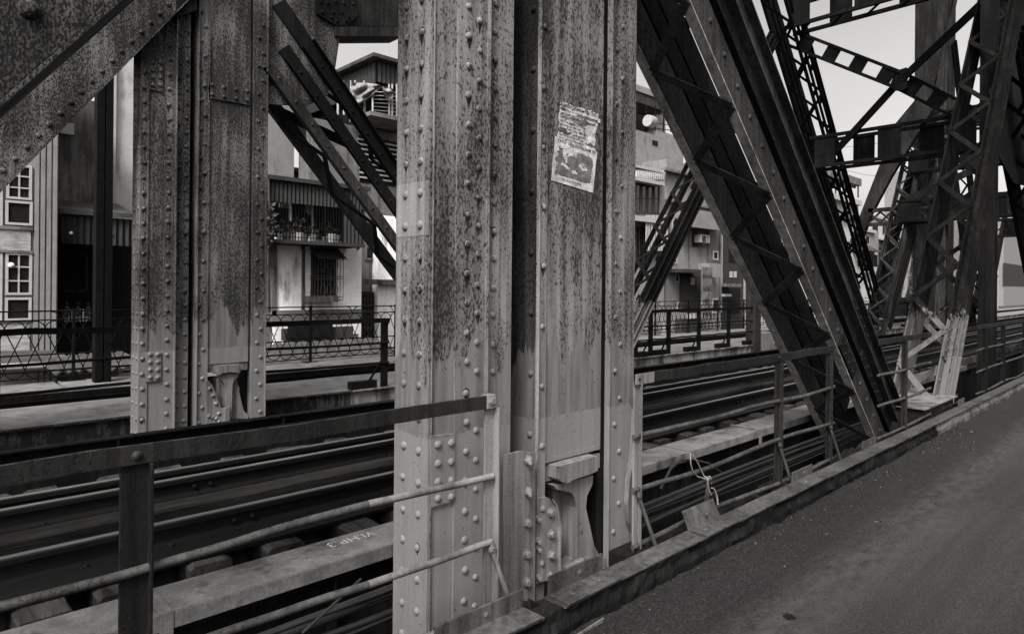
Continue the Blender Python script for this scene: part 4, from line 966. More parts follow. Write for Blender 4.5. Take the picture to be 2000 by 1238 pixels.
# ---------------------------------------------------------------- far deck edge
def fascia(x0, x1, lb, mat):
    mb = MB(); mb.box(x0, x1, 9.33, 9.36, -.75, -.066); mb.box(x0, x1, 9.27, 9.33, -.085, -.062); mb.box(x0, x1, 9.26, 9.33, -.75, -.72)
    x = x0 + .1
    while x < min(x1, 25): mb.dome((x, 9.33, -.13), (0, -1, 0), .022); mb.dome((x + .1, 9.33, -.62), (0, -1, 0), .022); x += .42
    return tag(mb.build('edge_girder', mat), lb, 'edge girder')
fascia(-4, 5.4, 'rust-blotched edge girder of the far roadway, left of the foreground column', steel('blotched_girder', .045, .005, .47, speck=14, streak=.6, edge=.05))
fascia(5.41, 60, 'whitish stained edge girder of the far roadway, right of the column', plain('stained_edge_paint', .16, .9, .35, 4, .4, (1, 1, .5), grime=.92, gthr=.53))
YFH = 9.32
fh = None
def fhand(lb, posts, x0, x1):
    t = thing('handrail', (posts[0], YFH, -.07), lb, 'handrail', 'handrails along the far deck edge')
    for x in posts:
        mb = MB(); mb.box(x - .05, x + .05, YFH - .01, YFH + .06, -.07, 1.03); mb.build('post', M['iron'], t)
        mb = MB(); mb.bar((x - .02, YFH + .03, .40), (x - .30, YFH + .05, .0), .03, .03, (0, 0, 1)); mb.box(x - .62, x - .16, YFH - .02, YFH + .12, -.058, .06); mb.build('brace', M['iron'], t)
    mb = MB(); p = wav((x0, YFH - .025, 1.03), (x1, YFH - .025, 1.03), 24, .02, x0)
    for i in range(23): mb.bar(p[i], p[i + 1], .075, .03, (0, 0, 1))
    mb.build('top_rail', M['iron'], t)
    for z in (.665, .34): MB().tube(wav((x0, YFH - .03, z), (x1, YFH - .03, z), 20, .02, x0 + z), .02, 7).build('bar', M['iron'], t)
ppx = lambda px: at(px, 690, Y=YFH).x
fhand('dark handrail along the far roadway, left of the foreground column', [-2.0, ppx(-10), ppx(752)], -4, ppx(758))
fhand('dark handrail along the far roadway, between the column and the big dark brace', [ppx(1243), ppx(1272), ppx(1307), ppx(1366), ppx(1424), ppx(1475)], ppx(1240), ppx(1480))
fhand('remote dark handrail along the far roadway at the right', [26, 30, 34, 38, 42, 46], 24.5, 50)
pp = thing('bridge_post', (ppx(1493), 9.3, -.9), 'pale riveted box post at the far deck edge, left of the dark brace foot', 'box post')
mb = MB(); xq0, xq1, xq2 = at(1472, 640, Y=9.25).x, at(1483, 640, Y=9.25).x, at(1514, 640, Y=9.25).x
mb.box(xq0, xq1, 9.2, 9.5, -1.1, 1.9); rows(mb, (xq0 + xq1) / 2, 9.2, 1, .2, -.9, 1.8, .025); mb.build('upright', M['mid'], pp)
mb = MB(); mb.box(xq1 + .01, xq2, 9.26, 9.6, -1.1, .25); rows(mb, xq2 - .08, 9.26, .1, .2, -.9, .2, .025); mb.build('panel', M['clean'], pp)
# wrought iron fence along the outer edge
YO = 12.05
fe = thing('iron_fence', (4, YO, .09), 'wrought iron fence of looped scrollwork along the far pavement', 'fence')
pit = .245
for x in [0.2 + 1.96 * k for k in range(-3, 32)]: MB().box(x - .02, x + .02, YO - .02, YO + .02, .1005, 1.20).box(x - .16, x + .16, YO - .05, YO + .05, .088, .10).build('post', M['iron'], fe)
mb = MB()
for z, r in ((1.165, .012), (1.03, .010), (.52, .012), (.27, .016), (.16, .010)):
    mb.tube(wav((-6, YO, z), (62, YO, z), 60, .012, z * 9), r, 6)
mb.build('rail', M['iron'], fe)
mb = MB(); k = 0; x = -5.8
while x < 62:
    zt, zb, r = .90, .30, pit / 2; n_ = 9 if x < 24 else 5
    for sgn, zc in ((1, zt), (-1, zb)):
        L = [(x + r - r * math.cos(math.pi * i / n_), YO, zc + sgn * r * math.sin(math.pi * i / n_)) for i in range(n_ + 1)]; mb.tube(L, .0085, 5)
    mb.tube([(x, YO, zt), (x + pit, YO, zb)], .0085, 5); mb.tube([(x + pit, YO + .012, zt), (x, YO + .012, zb)], .0085, 5)
    x += pit
mb.build('scrollwork', M['iron'], fe)
mb = MB(); x = -5.0
while x < 60:
    mb = MB()
    for s_ in (-1, 1): mb.tube([(x + s_ * .14, YO, 1.165), (x + s_ * .06, YO, 1.14), (x + s_ * .02, YO, 1.06), (x, YO, 1.03)], .009, 5)
    x += 1.0
    if x < 26: mb.build('finial', M['iron'], fe)
# tall double post in front of the fence
up_ = thing('catenary_post', at(200, 745, Y=11.6), 'tall black double-channel post standing in front of the fence at the left', 'post')
u0, u1, u2, u3 = [at(p, 500, Y=11.6).x for p in (186, 201, 203.5, 218)]
mb = MB(); mb.box(u0, u1, 11.55, 11.75, 0, 9); mb.build('channel', M['iron'], up_)
mb = MB(); mb.box(u2, u3, 11.55, 11.75, 0, 9); mb.build('channel', M['iron'], up_)
for k in range(12): MB().box(u1, u2, 11.6, 11.7, .3 + k * .8, .42 + k * .8).build('batten', M['iron'], up_)

# ---------------------------------------------------------------- houses beyond
def fb_(mb, a, b, c, d, Y, dep, inset=0):
    """box on a facade plane from a pixel rectangle a..c (x), b..d (y), standing at its real distance"""
    mx, my = (a + c) / 2, (b + d) / 2
    x0, x1 = at(a, my, Y=Y).x, at(c, my, Y=Y).x; z1, z0 = at(mx, b, Y=Y).z, at(mx, d, Y=Y).z
    mb.box(x0, x1, Y, Y + dep, z0, z1); return x0, x1, z0, z1
def part(name, mat, par, *rects):
    mb = MB()
    for (a, b, c, d, Y, dep) in rects: fb_(mb, a, b, c, d, Y, dep)
    return mb.build(name, mat, par)
def house(lb, px, Y, cat='house', name='house'):
    return thing(name, (at(px, 560, Y=Y).x, Y, -6), lb, cat, 'houses beyond the bridge')
def window(par, a, b, c, d, Y, frame=.06, fm='white', gm='glass', bars=(1, 1), dep=.12):
    mx, my = (a + c) / 2, (b + d) / 2
    x0, x1 = at(a, my, Y=Y).x, at(c, my, Y=Y).x; z1, z0 = at(mx, b, Y=Y).z, at(mx, d, Y=Y).z
    mb = MB(); f = frame; Yf = Y - .05
    mb.box(x0, x0 + f, Yf, Y + dep, z0, z1); mb.box(x1 - f, x1, Yf, Y + dep, z0, z1)
    mb.box(x0 + f, x1 - f, Yf, Y + dep, z1 - f, z1); mb.box(x0 + f, x1 - f, Yf, Y + dep, z0, z0 + f)
    nx, ny = bars
    for i in range(1, nx): xx = x0 + (x1 - x0) * i / nx; mb.box(xx - f * .3, xx + f * .3, Yf + .01, Yf + .03, z0 + f, z1 - f)
    for j in range(1, ny): zz = z0 + (z1 - z0) * j / ny; mb.box(x0 + f, x1 - f, Yf + .012, Yf + .028, zz - f * .3, zz + f * .3)
    w_ = mb.build('window', M[fm], par)
    mb = MB(); mb.box(x0 + f, x1 - f, Y - .012, Y - .005, z0 + f, z1 - f); mb.build('pane', M[gm], w_); return w_
def corr(mb, x0, x1, Y, z0, z1, p=.12, dep=.05, dy=0):
    """vertical corrugated sheet"""
    n_ = max(4, int((x1 - x0) / p) * 2); vs = []; fs = []
    for i in range(n_ + 1):
        x = x0 + (x1 - x0) * i / n_; o = dep / 2 * (1 if i % 2 else -1)
        vs += [(x, Y + o + dy, z0), (x, Y + o, z1), (x, Y + o + dy + .03, z0), (x, Y + o + .03, z1)]
    for i in range(n_):
        a = i * 4; fs += [(a, a + 4, a + 5, a + 1), (a + 2, a + 3, a + 7, a + 6), (a + 1, a + 5, a + 7, a + 3), (a, a + 2, a + 6, a + 4)]
    mb.add(vs, fs); return mb
def corr_slope(mb, x0, x1, y0, y1, z0, z1, p=.16, amp=.035):
    n_ = int((x1 - x0) / p) * 2; vs = []; fs = []
    for i in range(n_ + 1):
        x = x0 + (x1 - x0) * i / n_; o = amp * (1 if i % 2 else -1); vs += [(x, y0, z0 + o), (x, y1, z1 + o), (x, y0, z0 + o - .03), (x, y1, z1 + o - .03)]
    for i in range(n_):
        a = i * 4; fs += [(a, a + 4, a + 5, a + 1), (a + 2, a + 3, a + 7, a + 6), (a, a + 2, a + 6, a + 4), (a + 1, a + 5, a + 7, a + 3)]
    mb.add(vs, fs); return mb
XY = lambda px, Y: at(px, 560, Y=Y).x
# -- left: white framed house
Y = 16.0
h = house('pale house with white framed windows and stone panels at the left edge', 30, Y)
mb = MB(); mb.box(XY(-160, Y), XY(112, Y), Y, Y + 6, -6, 6.5); mb.build('wall', M['wallA'], h)
mb = MB(); xa, xb_ = XY(64, Y), XY(111, Y)
for k in range(4): mb.box(xa + (xb_ - xa) * (k + .12) / 4, xa + (xb_ - xa) * (k + .84) / 4, Y - .05, Y - .001, -5, 6.4)
mb.build('cladding', M['wallA'], h)
window(h, 12, 322, 62, 390, Y, .045, bars=(2, 3)); window(h, 10, 393, 63, 440, Y, .045); window(h, -50, 322, 5, 440, Y, .07, bars=(2, 2))
window(h, 10, 494, 62, 576, Y, .045, bars=(2, 3)); window(h, 9, 581, 61, 626, Y, .045); window(h, -55, 494, 4, 626, Y, .07, bars=(2, 2))
part('stone_panel', M['stone'], h, (-60, 448, 60, 488, Y - .04, .039)); part('stone_panel', M['stone'], h, (-60, 636, 58, 690, Y - .04, .039))
part('trim', M['wallC'], h, (-60, 440.5, 64, 447, Y - .07, .069), (-60, 488.5, 64, 493, Y - .07, .069))
MB().dome(at(22, 518, Y=Y - .05), (0, -1, 0), .055, .06).build('lamp', M['lamp'], h)
aw = thing('awning', at(40, 700, Y=14), 'pale canvas awning over the pavement below the left house', 'awning')
p = [at(-60, 692, Y=15.9), at(106, 688, Y=15.9), at(124, 712, Y=14.3), at(-60, 722, Y=14.3)]
MB().prism(p, (0, 0, .05)).build('canvas', M['roofs'], aw); MB().tube([p[3], p[2]], .07, 8).build('roller', M['trim'], aw)
# -- dark porch house
Y = 16.4
h = house('dark fronted shop house with a corrugated canopy beside the black post', 185, Y)
part('wall', M['dkglass'], h, (112, 470, 262, 720, Y + 1.2, 4)); mb = MB(); mb.box(XY(112, Y), XY(262, Y), Y + 1.25, Y + 5, -6, at(190, 640, Y=Y).z); mb.build('base', M['wallE'], h)
mb = MB(); z1, z0 = at(185, 424, Y=Y).z, at(185, 478, Y=Y).z; corr(mb, XY(119, Y), XY(262, Y), Y, z0, z1); mb.build('canopy_front', M['corr'], h)
mb = MB(); mb.hexa([(XY(112, Y), Y - .1, z1 + .02), (XY(262, Y), Y - .1, z1 + .02), (XY(262, Y), Y + 1.6, z1 + .4), (XY(112, Y), Y + 1.6, z1 + .4), (XY(112, Y), Y - .1, z1 + .12), (XY(262, Y), Y - .1, z1 + .12), (XY(262, Y), Y + 1.6, z1 + .5), (XY(112, Y), Y + 1.6, z1 + .5)]); mb.build('roof', M['roofs'], h)
for px in (139, 217): MB().dome(at(px, 455, Y=Y - .03), (0, -1, 0), .035, .02).build('lamp', M['lamp'], h)
part('door_frame', M['ironlt'], h, (123, 498, 126, 572, Y + 1.1, .05), (168, 498, 172, 572, Y + 1.1, .05), (123, 495, 172, 498, Y + 1.1, .05), (122, 566, 172, 571, Y + 1.1, .05))
mb = MB()
for k in range(20): xx = XY(120 + k * 7.2, Y); mb.tube([(xx, Y + .9, at(190, 482, Y=Y).z), (xx, Y + .9, at(190, 640, Y=Y).z)], .012, 5)
for py in (578, 600): mb.box(XY(114, Y), XY(262, Y), Y + .88, Y + .92, at(190, py, Y=Y).z, at(190, py, Y=Y).z + .04)
mb.build('grille', M['iron'], h)
lx = thing('counter', at(155, 610, Y=17.2), 'bright white counter with ornaments under the dark canopy', 'counter')
M['bright'] = plain('bright_white', .8, .5, .05, 6, 0); part('cabinet', M['bright'], lx, (124, 604, 176, 628, Y + .95, .2))
mb = MB()
for px in (131, 152, 172): c_ = at(px, 602, Y=Y + .8); mb.dome(c_, (0, -1, 0), .05); mb.dome(c_ + Vector((0, 0, -.12)), (0, -1, 0), .065); mb.dome(c_ + Vector((0, 0, .1)), (0, -1, 0), .03); mb.tube([c_ + Vector((0, 0, -.2)), c_ + Vector((0, 0, .12))], .012, 5)
mb.build('ornament', M['ironlt'], lx)
mb = MB(); mb.box(XY(85, 17.5), XY(190, 17.5), 17.7, 22, 1, at(150, 190, Y=17.6).z)
h2_ = house('tall streaked concrete wall above the dark canopy', 150, 17.7, 'building', 'building'); mb.build('wall', M['wallD'], h2_)
part('window', M['trim'], h2_, (118, 240, 145, 262, 17.65, .1))
h3_ = house('pale plaster building right of the black post', 240, 19, 'building', 'building')
mb = MB(); mb.box(XY(218, 19), XY(268, 19), 19, 25, -6, 12); mb.build('wall', M['wallB'], h3_); part('pilaster', M['trim'], h3_, (219, 60, 227, 410, 18.9, .099))
cr = tag(corr_slope(MB(), XY(95, 14), XY(275, 14), 13.2, 15.2, at(200, 720, Y=13.2).z, at(200, 688, Y=15.2).z).build('tin_roof', M['roofs']), 'low corrugated tin roof behind the fence under the black post', 'roof')
# -- centre: cream house with caged balcony
Y = 16.0
h = house('cream house with a caged balcony and a barred window, centre left', 620, Y)
mb = MB(); mb.box(XY(534, Y), XY(706, Y), Y, Y + 6, -6, at(620, 468, Y=Y).z); mb.build('wall', M['cream'], h)
mb = MB(); mb.box(XY(505, Y), XY(534, Y) - .002, Y + .03, Y + 6, -6, at(620, 455, Y=Y).z); mb.build('side_wall', M['wallC'], h)
part('stain_pipe', M['wallD'], h, (590, 476, 596, 610, Y - .03, .029), (532, 476, 541, 615, Y - .05, .049))
part('plinth', M['wallC'], h, (530, 605, 706, 625, Y - .05, .049), (555, 655, 700, 668, Y - .05, .049))
window(h, 607, 494, 655, 584, Y, .05, 'wallE', 'dkglass', (4, 1))
wx0, wx1 = XY(605, Y), XY(660, Y); wz0, wz1 = at(630, 586, Y=Y).z, at(630, 494, Y=Y).z
g = MB()
for k in range(10): xx = wx0 + (wx1 - wx0) * k / 9; g.tube([(xx, Y - .28, wz0), (xx, Y - .28, wz1)], .009, 5)
for f_ in (0, .06, .45, .5, .95, 1): g.box(wx0, wx1, Y - .29, Y - .27, wz0 + (wz1 - wz0) * f_ - .009, wz0 + (wz1 - wz0) * f_ + .009); [g.box(xx - .008, xx + .008, Y - .27, Y, wz0 + (wz1 - wz0) * f_ - .008, wz0 + (wz1 - wz0) * f_ + .008) for xx in (wx0, wx1)]
for cx_ in (.28, .5, .72):
    c_ = wx0 + (wx1 - wx0) * cx_
    for zc in (.22, .75): g.tube([(c_ + .07 * math.cos(t_ * .524), Y - .285, wz0 + (wz1 - wz0) * zc + .16 * math.sin(t_ * .524)) for t_ in range(13)], .010, 5)
g.build('grille', M['ironlt'], h)
part('sill', M['wallD'], h, (604, 578, 661, 590, Y - .3, .29))
mb = MB(); corr_slope(mb, XY(604, Y), XY(660, Y), Y - .5, Y - .02, at(630, 503, Y=Y - .5).z, at(630, 484, Y=Y).z, .12, .022); mb.build('canopy', M['roofs'], h)
Yb = 15.1
mb = MB(); z1, z0 = at(620, 362, Y=Yb).z, at(620, 402, Y=Yb).z; zf0, zf1 = at(620, 472, Y=Yb).z, at(620, 466, Y=Yb).z
xb0_, xb1_ = XY(516, Yb), XY(712, Yb)
corr(mb, xb0_, xb1_, Yb, z0, z1, .10, .04); corr(mb, XY(668, Yb), xb1_, Yb + .02, zf0, z0 + .02, .10, .04)
mb.build('balcony_sheeting', M['corr'], h)
mb = MB(); mb.box(xb0_ - .1, xb1_ + .1, Yb - .1, Y + .6, z1 + .002, z1 + .10); mb.build('balcony_roof', M['wallE'], h)
mb = MB(); mb.box(xb0_, xb1_, Yb - .02, Y - .002, zf0 - .08, zf0); mb.build('balcony_floor', M['wallE'], h)
mb = MB(); mb.box(xb0_, xb1_, Y + .3, Y + .35, zf0, z0 + .2); mb.build('balcony_back', M['dkglass'], h)
mb = MB()
for k in range(27): xx = xb0_ + (XY(668, Yb) - xb0_) * k / 26; mb.tube([(xx, Yb + .03, zf0), (xx, Yb + .03, z0)], .010 if k not in (2, 20) else .022, 5)
for zz in (.08, .5): mb.box(xb0_, XY(668, Yb), Yb + .02, Yb + .04, zf0 + (z0 - zf0) * zz, zf0 + (z0 - zf0) * zz + .015)
mb.build('balcony_bars', M['iron'], h)
mb = MB()
for px in (597, 653, 706): mb.bar(at(px, 476, Y=Yb + .1), at(px - 7, 486, Y=Y), .05, .05, (0, 0, 1))
mb.build('balcony_bracket', M['iron'], h)
pots = [(548, .16, 'white'), (560, .2, 'wallC'), (571, .18, 'trim'), (583, .22, 'lamp'), (593, .19, 'wallA'), (603, .13, 'lamp'), (612, .2, 'trim'), (634, .15, 'white'), (646, .24, 'lamp'), (656, .22, 'white')]
nm = ['leftmost white pot', 'grey pot with a dark plant', 'small pale pot', 'white pot with a pale bush', 'cream pot', 'narrow white bottle pot', 'pale pot beside the pole', 'low white pot', 'tall white pot', 'rightmost white box pot']
for (px, s_, mt), nme in zip(pots, nm):
    q = at(px, 462, Y=Yb + .35); t = thing('plant_pot', (q.x, q.y, zf0), nme + ' on the caged balcony', 'plant pot', 'pots on the caged balcony')
    MB().tube([(q.x, q.y, zf0), (q.x, q.y, zf0 + s_)], [s_ * .42, s_ * .55], 10).build('pot', M[mt], t)
    mb = MB()
    for k in range(40):
        c_ = Vector((q.x + rnd.gauss(0, .1), q.y + rnd.gauss(0, .08), zf0 + s_ + abs(rnd.gauss(0, .16)))); a = Vector((rnd.uniform(-1, 1), rnd.uniform(-1, 1), rnd.uniform(-1, 1))) * .05; b = Vector((rnd.uniform(-1, 1), rnd.uniform(-1, 1), rnd.uniform(-1, 1))) * .04
        mb.add([c_ - a, c_ + b, c_ + a, c_ - b], [(0, 1, 2, 3)])
    if px in (548, 560, 571, 583, 612, 634, 646): mb.build('foliage', M['cloth'] if px == 583 else M['leaf'], t)
for px, s0, s1, mt, lb in ((567, 398, 432, 'lamp', 'pale hanging lamp rod inside the caged balcony'), (611, 400, 462, 'trim', 'pale post inside the caged balcony')):
    t = tag(MB().tube([at(px, s0, Y=Yb + .4), at(px, s1, Y=Yb + .4)], .035, 6).build('pole', M[mt]), lb, 'pole')
mb = MB(); mb.prism([at(px, py, Y=Yb + .4) for px, py in ((600, 401), (610, 401), (611, 416), (605, 420), (600, 414))], (0, .06, 0)); tag(mb.build('cloth', M['cloth']), 'pale cloth hanging from the roof of the caged balcony', 'cloth')
mb = MB(); mb.prism([at(px, py, Y=Yb + .4) for px, py in ((546, 396), (564, 396), (563, 406), (547, 405))], (0, .06, 0)); tag(mb.build('cloth', M['cloth']), 'folded pale cloth at the left end of the caged balcony', 'cloth')
t = thing('creeper', at(522, 430, Y=Yb), 'dark creeper climbing the left end of the caged balcony', 'plant')
mb = MB()
for k in range(260):
    c_ = at(rnd.gauss(525, 6), rnd.uniform(395, 480), Y=Yb - .1 + rnd.uniform(-.1, .3)); a = Vector((rnd.uniform(-1, 1), rnd.uniform(-1, 1), rnd.uniform(-1, 1))) * .07; b = Vector((rnd.uniform(-1, 1), rnd.uniform(-1, 1), rnd.uniform(-1, 1))) * .05
    mb.add([c_ - a, c_ + b, c_ + a, c_ - b], [(0, 1, 2, 3)])
mb.build('foliage', M['leaf'], t); MB().tube([at(524, 350, Y=Yb - .1), at(527, 420, Y=Yb - .1), at(523, 480, Y=Yb - .1), at(526, 610, Y=Yb + .4)], .03, 6).build('stem', M['ironlt'], t)
# -- house right of it with the iron door
Y = 17.0
h = house('pale house with a wrought iron door beside the cream house', 740, Y)
mb = MB(); mb.box(XY(700, Y), XY(738, Y) - .002, Y + .3, Y + 6, -6, at(740, 380, Y=Y).z); mb.build('side_wall', M['wallC'], h)
mb = MB(); mb.box(XY(738, Y), XY(800, Y), Y, Y + 6, -6, at(740, 420, Y=Y).z); mb.build('wall', M['cream'], h)
part('ledge', M['wallD'], h, (702, 546, 800, 556, Y - .25, .249)); window(h, 712, 432, 733, 508, Y + .3, .06, 'wallC', 'dkglass', (1, 3))
part('door', M['dkglass'], h, (705, 570, 731, 660, Y + .2, .09)); mb = MB()
for px in (707, 713, 719, 725, 730): mb.tube([at(px, 572, Y=Y + .15), at(px, 655, Y=Y + .15)], .015, 5)
for k in range(7):
    for px in (713, 724): c_ = at(px, 580 + k * 11, Y=Y + .15); mb.tube([c_ + Vector((.11 * math.cos(t_ * .63), 0, .11 * math.sin(t_ * .63))) for t_ in range(9)], .012, 5)
mb.build('grille', M['ironlt'], h)
tr = thing('tin_roof', at(650, 700, Y=13.5), 'sloping corrugated roof behind the fence under the cream house', 'roof')
mb = MB(); corr_slope(mb, XY(516, 13.6), XY(800, 13.6), 12.7, 15.3, at(650, 725, Y=12.7).z, at(650, 664, Y=15.3).z, .30, .05); mb.build('sheeting', M['roofs'], tr)
part('shopfront', M['wallE'], tr, (556, 640, 690, 662, 15.6, .2)); part('shutter', M['dkglass'], tr, (565, 628, 650, 660, 15.5, .09))
# -- high block with roof box and tarpaulin
Y = 21.0
h = house('high building with a corrugated rooftop cabin, seen above the falling brace', 710, Y, 'building', 'building')
xc = XY(731, Y)
mb = MB(); zt0, zt1 = at(731, 158, Y=Y).z, at(731, 116, Y=Y).z
corr(mb, xc, xc + 3.2, Y, zt0, zt1, .18, .05); mb.build('cabin_front', M['corr'], h)
mb = MB(); vs = []; fs = []
for i in range(61):
    yv = Y + 7.5 * i / 60; o = .03 * (1 if i % 2 else -1); vs += [(xc + o, yv, zt0 - .25), (xc + o, yv, zt1), (xc + o + .04, yv, zt0 - .25), (xc + o + .04, yv, zt1)]
for i in range(60): a = i * 4; fs += [(a, a + 4, a + 5, a + 1), (a + 2, a + 3, a + 7, a + 6), (a, a + 2, a + 6, a + 4)]
mb.add(vs, fs); mb.build('cabin_side', M['corr'], h)
mb = MB(); mb.box(xc - .3, xc + 3.6, Y - .3, Y + 8, zt1, zt1 + .13); mb.build('roof', M['roofs'], h)
mb = MB(); mb.box(XY(640, Y), XY(812, Y), Y + 1.2, Y + 1.7, -6, at(700, 230, Y=Y).z); mb.build('wall', M['wallC'], h)
mb = MB(); mb.box(xc + .25, xc + 3.2, Y + .9, Y + 7, at(750, 235, Y=Y).z, zt0 - .01); mb.build('interior', M['dkglass'], h)
mb = MB()
for px in (728, 760, 766, 775): mb.tube([at(px, 165, Y=Y - .1), at(px, 228, Y=Y - .1)], .04, 6)
for k in range(7): mb.tube([at(727, 180 + k * 7, Y=Y), at(800, 182 + k * 8, Y=Y)], .02, 5)
for px in (660, 672, 686, 694, 712): mb.tube([at(px, 158, X=xc), at(px, 225, X=xc)], .05, 6)
mb.build('balcony_frame', M['trim'], h); part('balcony_slab', M['wallC'], h, (724, 226, 812, 234, Y - .5, 1.5))
part('louvre', M['trim'], h, *[(700, 278 + k * 9, 790, 281 + k * 9, Y + 1.1, .09) for k in range(9)])
part('window', M['dkglass'], h, (700, 272, 790, 362, Y + 1.19, .005))
tp = thing('tarpaulin', at(720, 180, Y=Y - .3), 'pale tarpaulin hung in folds under the rooftop cabin', 'tarpaulin')
mb = MB(); vs = []; fs = []; A_, B_ = 26, 12
for i in range(A_ + 1):
    for j in range(B_ + 1):
        s_, t_ = i / A_, j / B_
        px = 690 + 78 * s_; pt = 158 + 22 * (2 * s_ - 1) ** 2 * .2 + 12 * s_; pb = 205 - 36 * s_ + 10 * math.sin(s_ * 5)
        if s_ > .78: pb = pt + 14 + 10 * math.sin((s_ - .78) * 14)
        w_ = .10 * math.sin(s_ * 17 + t_ * 7) + .06 * math.sin(t_ * 16 + s_ * 6); pxx = px - 20 * t_ * (1 - s_)
        q = at(pxx, pt + (pb - pt) * t_, Y=Y - .3 + w_); q = at(pxx, pt + (pb - pt) * t_, X=xc - .25 + w_) if q.x < xc - .2 else q; vs.append(q)
for i in range(A_):
    for j in range(B_): a = i * (B_ + 1) + j; fs.append((a, a + 1, a + B_ + 2, a + B_ + 1))
mb.add(vs, fs, True); mb.build('sheet', M['cloth'], tp)
h = house('plain pale tower seen left of the sky gap', 548, 24, 'building', 'building')
mb = MB(); mb.box(XY(500, 24), XY(572, 24), 24, 30, -6, at(548, 120, Y=24).z); mb.build('wall', M['wallA'], h)
h = house('grey rendered block with one small square opening', 640, 20, 'building', 'building')
mb = MB(); mb.box(XY(606, 20), XY(700, 20), 20, 20.9, -6, at(640, 285, Y=20).z); mb.build('wall', M['wallC'], h); part('opening', M['dkglass'], h, (619, 329, 628, 343, 19.97, .05))
h = house('low house with a thin curved roof in the sky gap', 590, 28, 'building', 'building')
mb = MB(); mb.box(XY(570, 28), XY(640, 28), 28, 33, -6, at(590, 345, Y=28).z); mb.build('wall', M['wallC'], h); part('roof', M['wallE'], h, (566, 329, 615, 337, 27.6, 3), (570, 342, 615, 352, 27.8, .19))
# -- right of the column
Y = 24.0
h = house('pale building with a balustrade and tall windows right of the column', 1270, Y, 'building', 'building')
mb = MB(); mb.box(XY(1225, Y), XY(1297, Y), Y, Y + 6, -6, at(1270, 330, Y=Y).z); mb.build('wall', M['wallA'], h)
mb = MB(); mb.box(XY(1225, 27), XY(1298, 27), 27, 33, 2, at(1270, 262, Y=27).z); mb.box(XY(1298, 27) + .002, XY(1350, 27), 27.8, 33, 2, at(1310, 262, Y=27).z + .3); mb.build('upper_block', M['wallA'], h)
part('opening', M['dkglass'], h, (1275, 275, 1285, 284, 26.95, .1))
mb = MB()
for k in range(14): q = at(1243 + k * 4, 342, Y=Y - .4); mb.tube([q + Vector((0, 0, -.3)), q + Vector((0, 0, 0)), q + Vector((0, 0, .3))], [.07, .12, .06], 6)
mb.build('balustrade', M['trim'], h); part('cornice', M['trim'], h, (1236, 327, 1296, 332, Y - .5, .5), (1236, 350, 1298, 357, Y - .6, .6))
for k in range(4): window(h, 1240 + k * 12, 358, 1251 + k * 12, 418, Y, .1, 'wallE', 'glass' if k % 2 else 'pane_grey' if 'pane_grey' in M else 'glass', (1, 2))
part('slab', M['trim'], h, (1236, 424, 1298, 434, Y - .6, .6)); window(h, 1240, 442, 1264, 520, Y, .1, 'wallE', 'dkglass', (3, 1))
ct = thing('striped_curtain', at(1275, 470, Y=Y - .4), 'striped pale curtain hanging from the balcony right of the column', 'curtain')
mb = MB()
for k in range(9): fb_(mb, 1262 + k * 5, 420, 1265 + k * 5, 490, Y - .5, .04)
mb.build('stripe', M['white'], ct); mb = MB(); fb_(mb, 1261, 419, 1308, 491, Y - .45, .03); mb.build('cloth', M['wallE'], ct)
h = house('roof terrace with a flat dark canopy right of the column', 1265, 29, 'building', 'building')
part('canopy', M['wallE'], h, (1225, 184, 1306, 206, 29, 4)); part('fascia', M['wallA'], h, (1225, 172, 1300, 184, 28.9, 4.2)); part('rear_wall', M['wallC'], h, (1225, 206, 1300, 262, 31, 1))
mb = MB()
for px in (1244, 1262, 1280, 1296, 1310): mb.tube([at(px, 206, Y=28.6), at(px, 258, Y=28.6)], .05, 5)
for py in (222, 240, 250): mb.tube([at(1240, py - 4, Y=28.6), at(1320, py + 6, Y=28.6)], .03, 5)
mb.build('railing', M['iron'], h); part('void', M['dkglass'], h, (1240, 225, 1268, 252, 28.9, .3))
t = thing('water_tank', at(1277, 238, Y=28), 'pale round water tank on the roof terrace', 'water tank')
q = at(1272, 238, Y=28); mb = MB(); mb.tube([q + Vector((-.5, 0, 0)), q + Vector((.25, 0, 0)), q + Vector((.38, 0, 0))], [.42, .42, .2], 16); mb.build('drum', M['trim'], t)
Y = 25.0
h = house('pale guest house with an air conditioner, seen between the braces', 1400, Y, 'guest house')
mb = MB(); mb.box(XY(1300, Y), XY(1409, Y), Y, Y + 6, -6, at(1380, 330, Y=Y).z); mb.build('wall', M['wallA'], h)
part('balcony', M['wallA'], h, (1340, 412, 1409, 446, Y - .9, .899)); part('balcony', M['wallA'], h, (1385, 515, 1409, 542, Y - .9, .899)); part('side_panel', M['wallC'], h, (1382, 448, 1409, 512, Y - .03, .029))
part('recess', M['wallC'], h, (1345, 448, 1381, 482, Y - .05, .049)); part('opening', M['dkglass'], h, (1352, 450, 1362, 482, Y - .07, .03))
window(h, 1392, 490, 1402, 508, Y - .03, .12, 'white', 'dkglass'); window(h, 1390, 582, 1402, 612, Y - .03, .15, 'white', 'dkglass'); window(h, 1318, 535, 1326, 552, Y, .1, 'white', 'glass'); window(h, 1322, 588, 1332, 610, Y, .1, 'white', 'glass')
part('grille_front', M['wallE'], h, (1334, 530, 1371, 610, Y - .3, .29)); part('canopy', M['wallE'], h, (1334, 526, 1376, 533, Y - 1.3, 1.3))
mb = MB()
for k in range(9): fb_(mb, 1335 + k * 4.2, 534, 1335.8 + k * 4.2, 600, Y - .36, .03)
for k in range(14): fb_(mb, 1334, 536 + k * 4.8, 1371, 536.7 + k * 4.8, Y - .40, .03)
mb.build('grille', M['ironlt'], h); part('notice', M['white'], h, (1350, 542, 1357, 556, Y - .45, .04))
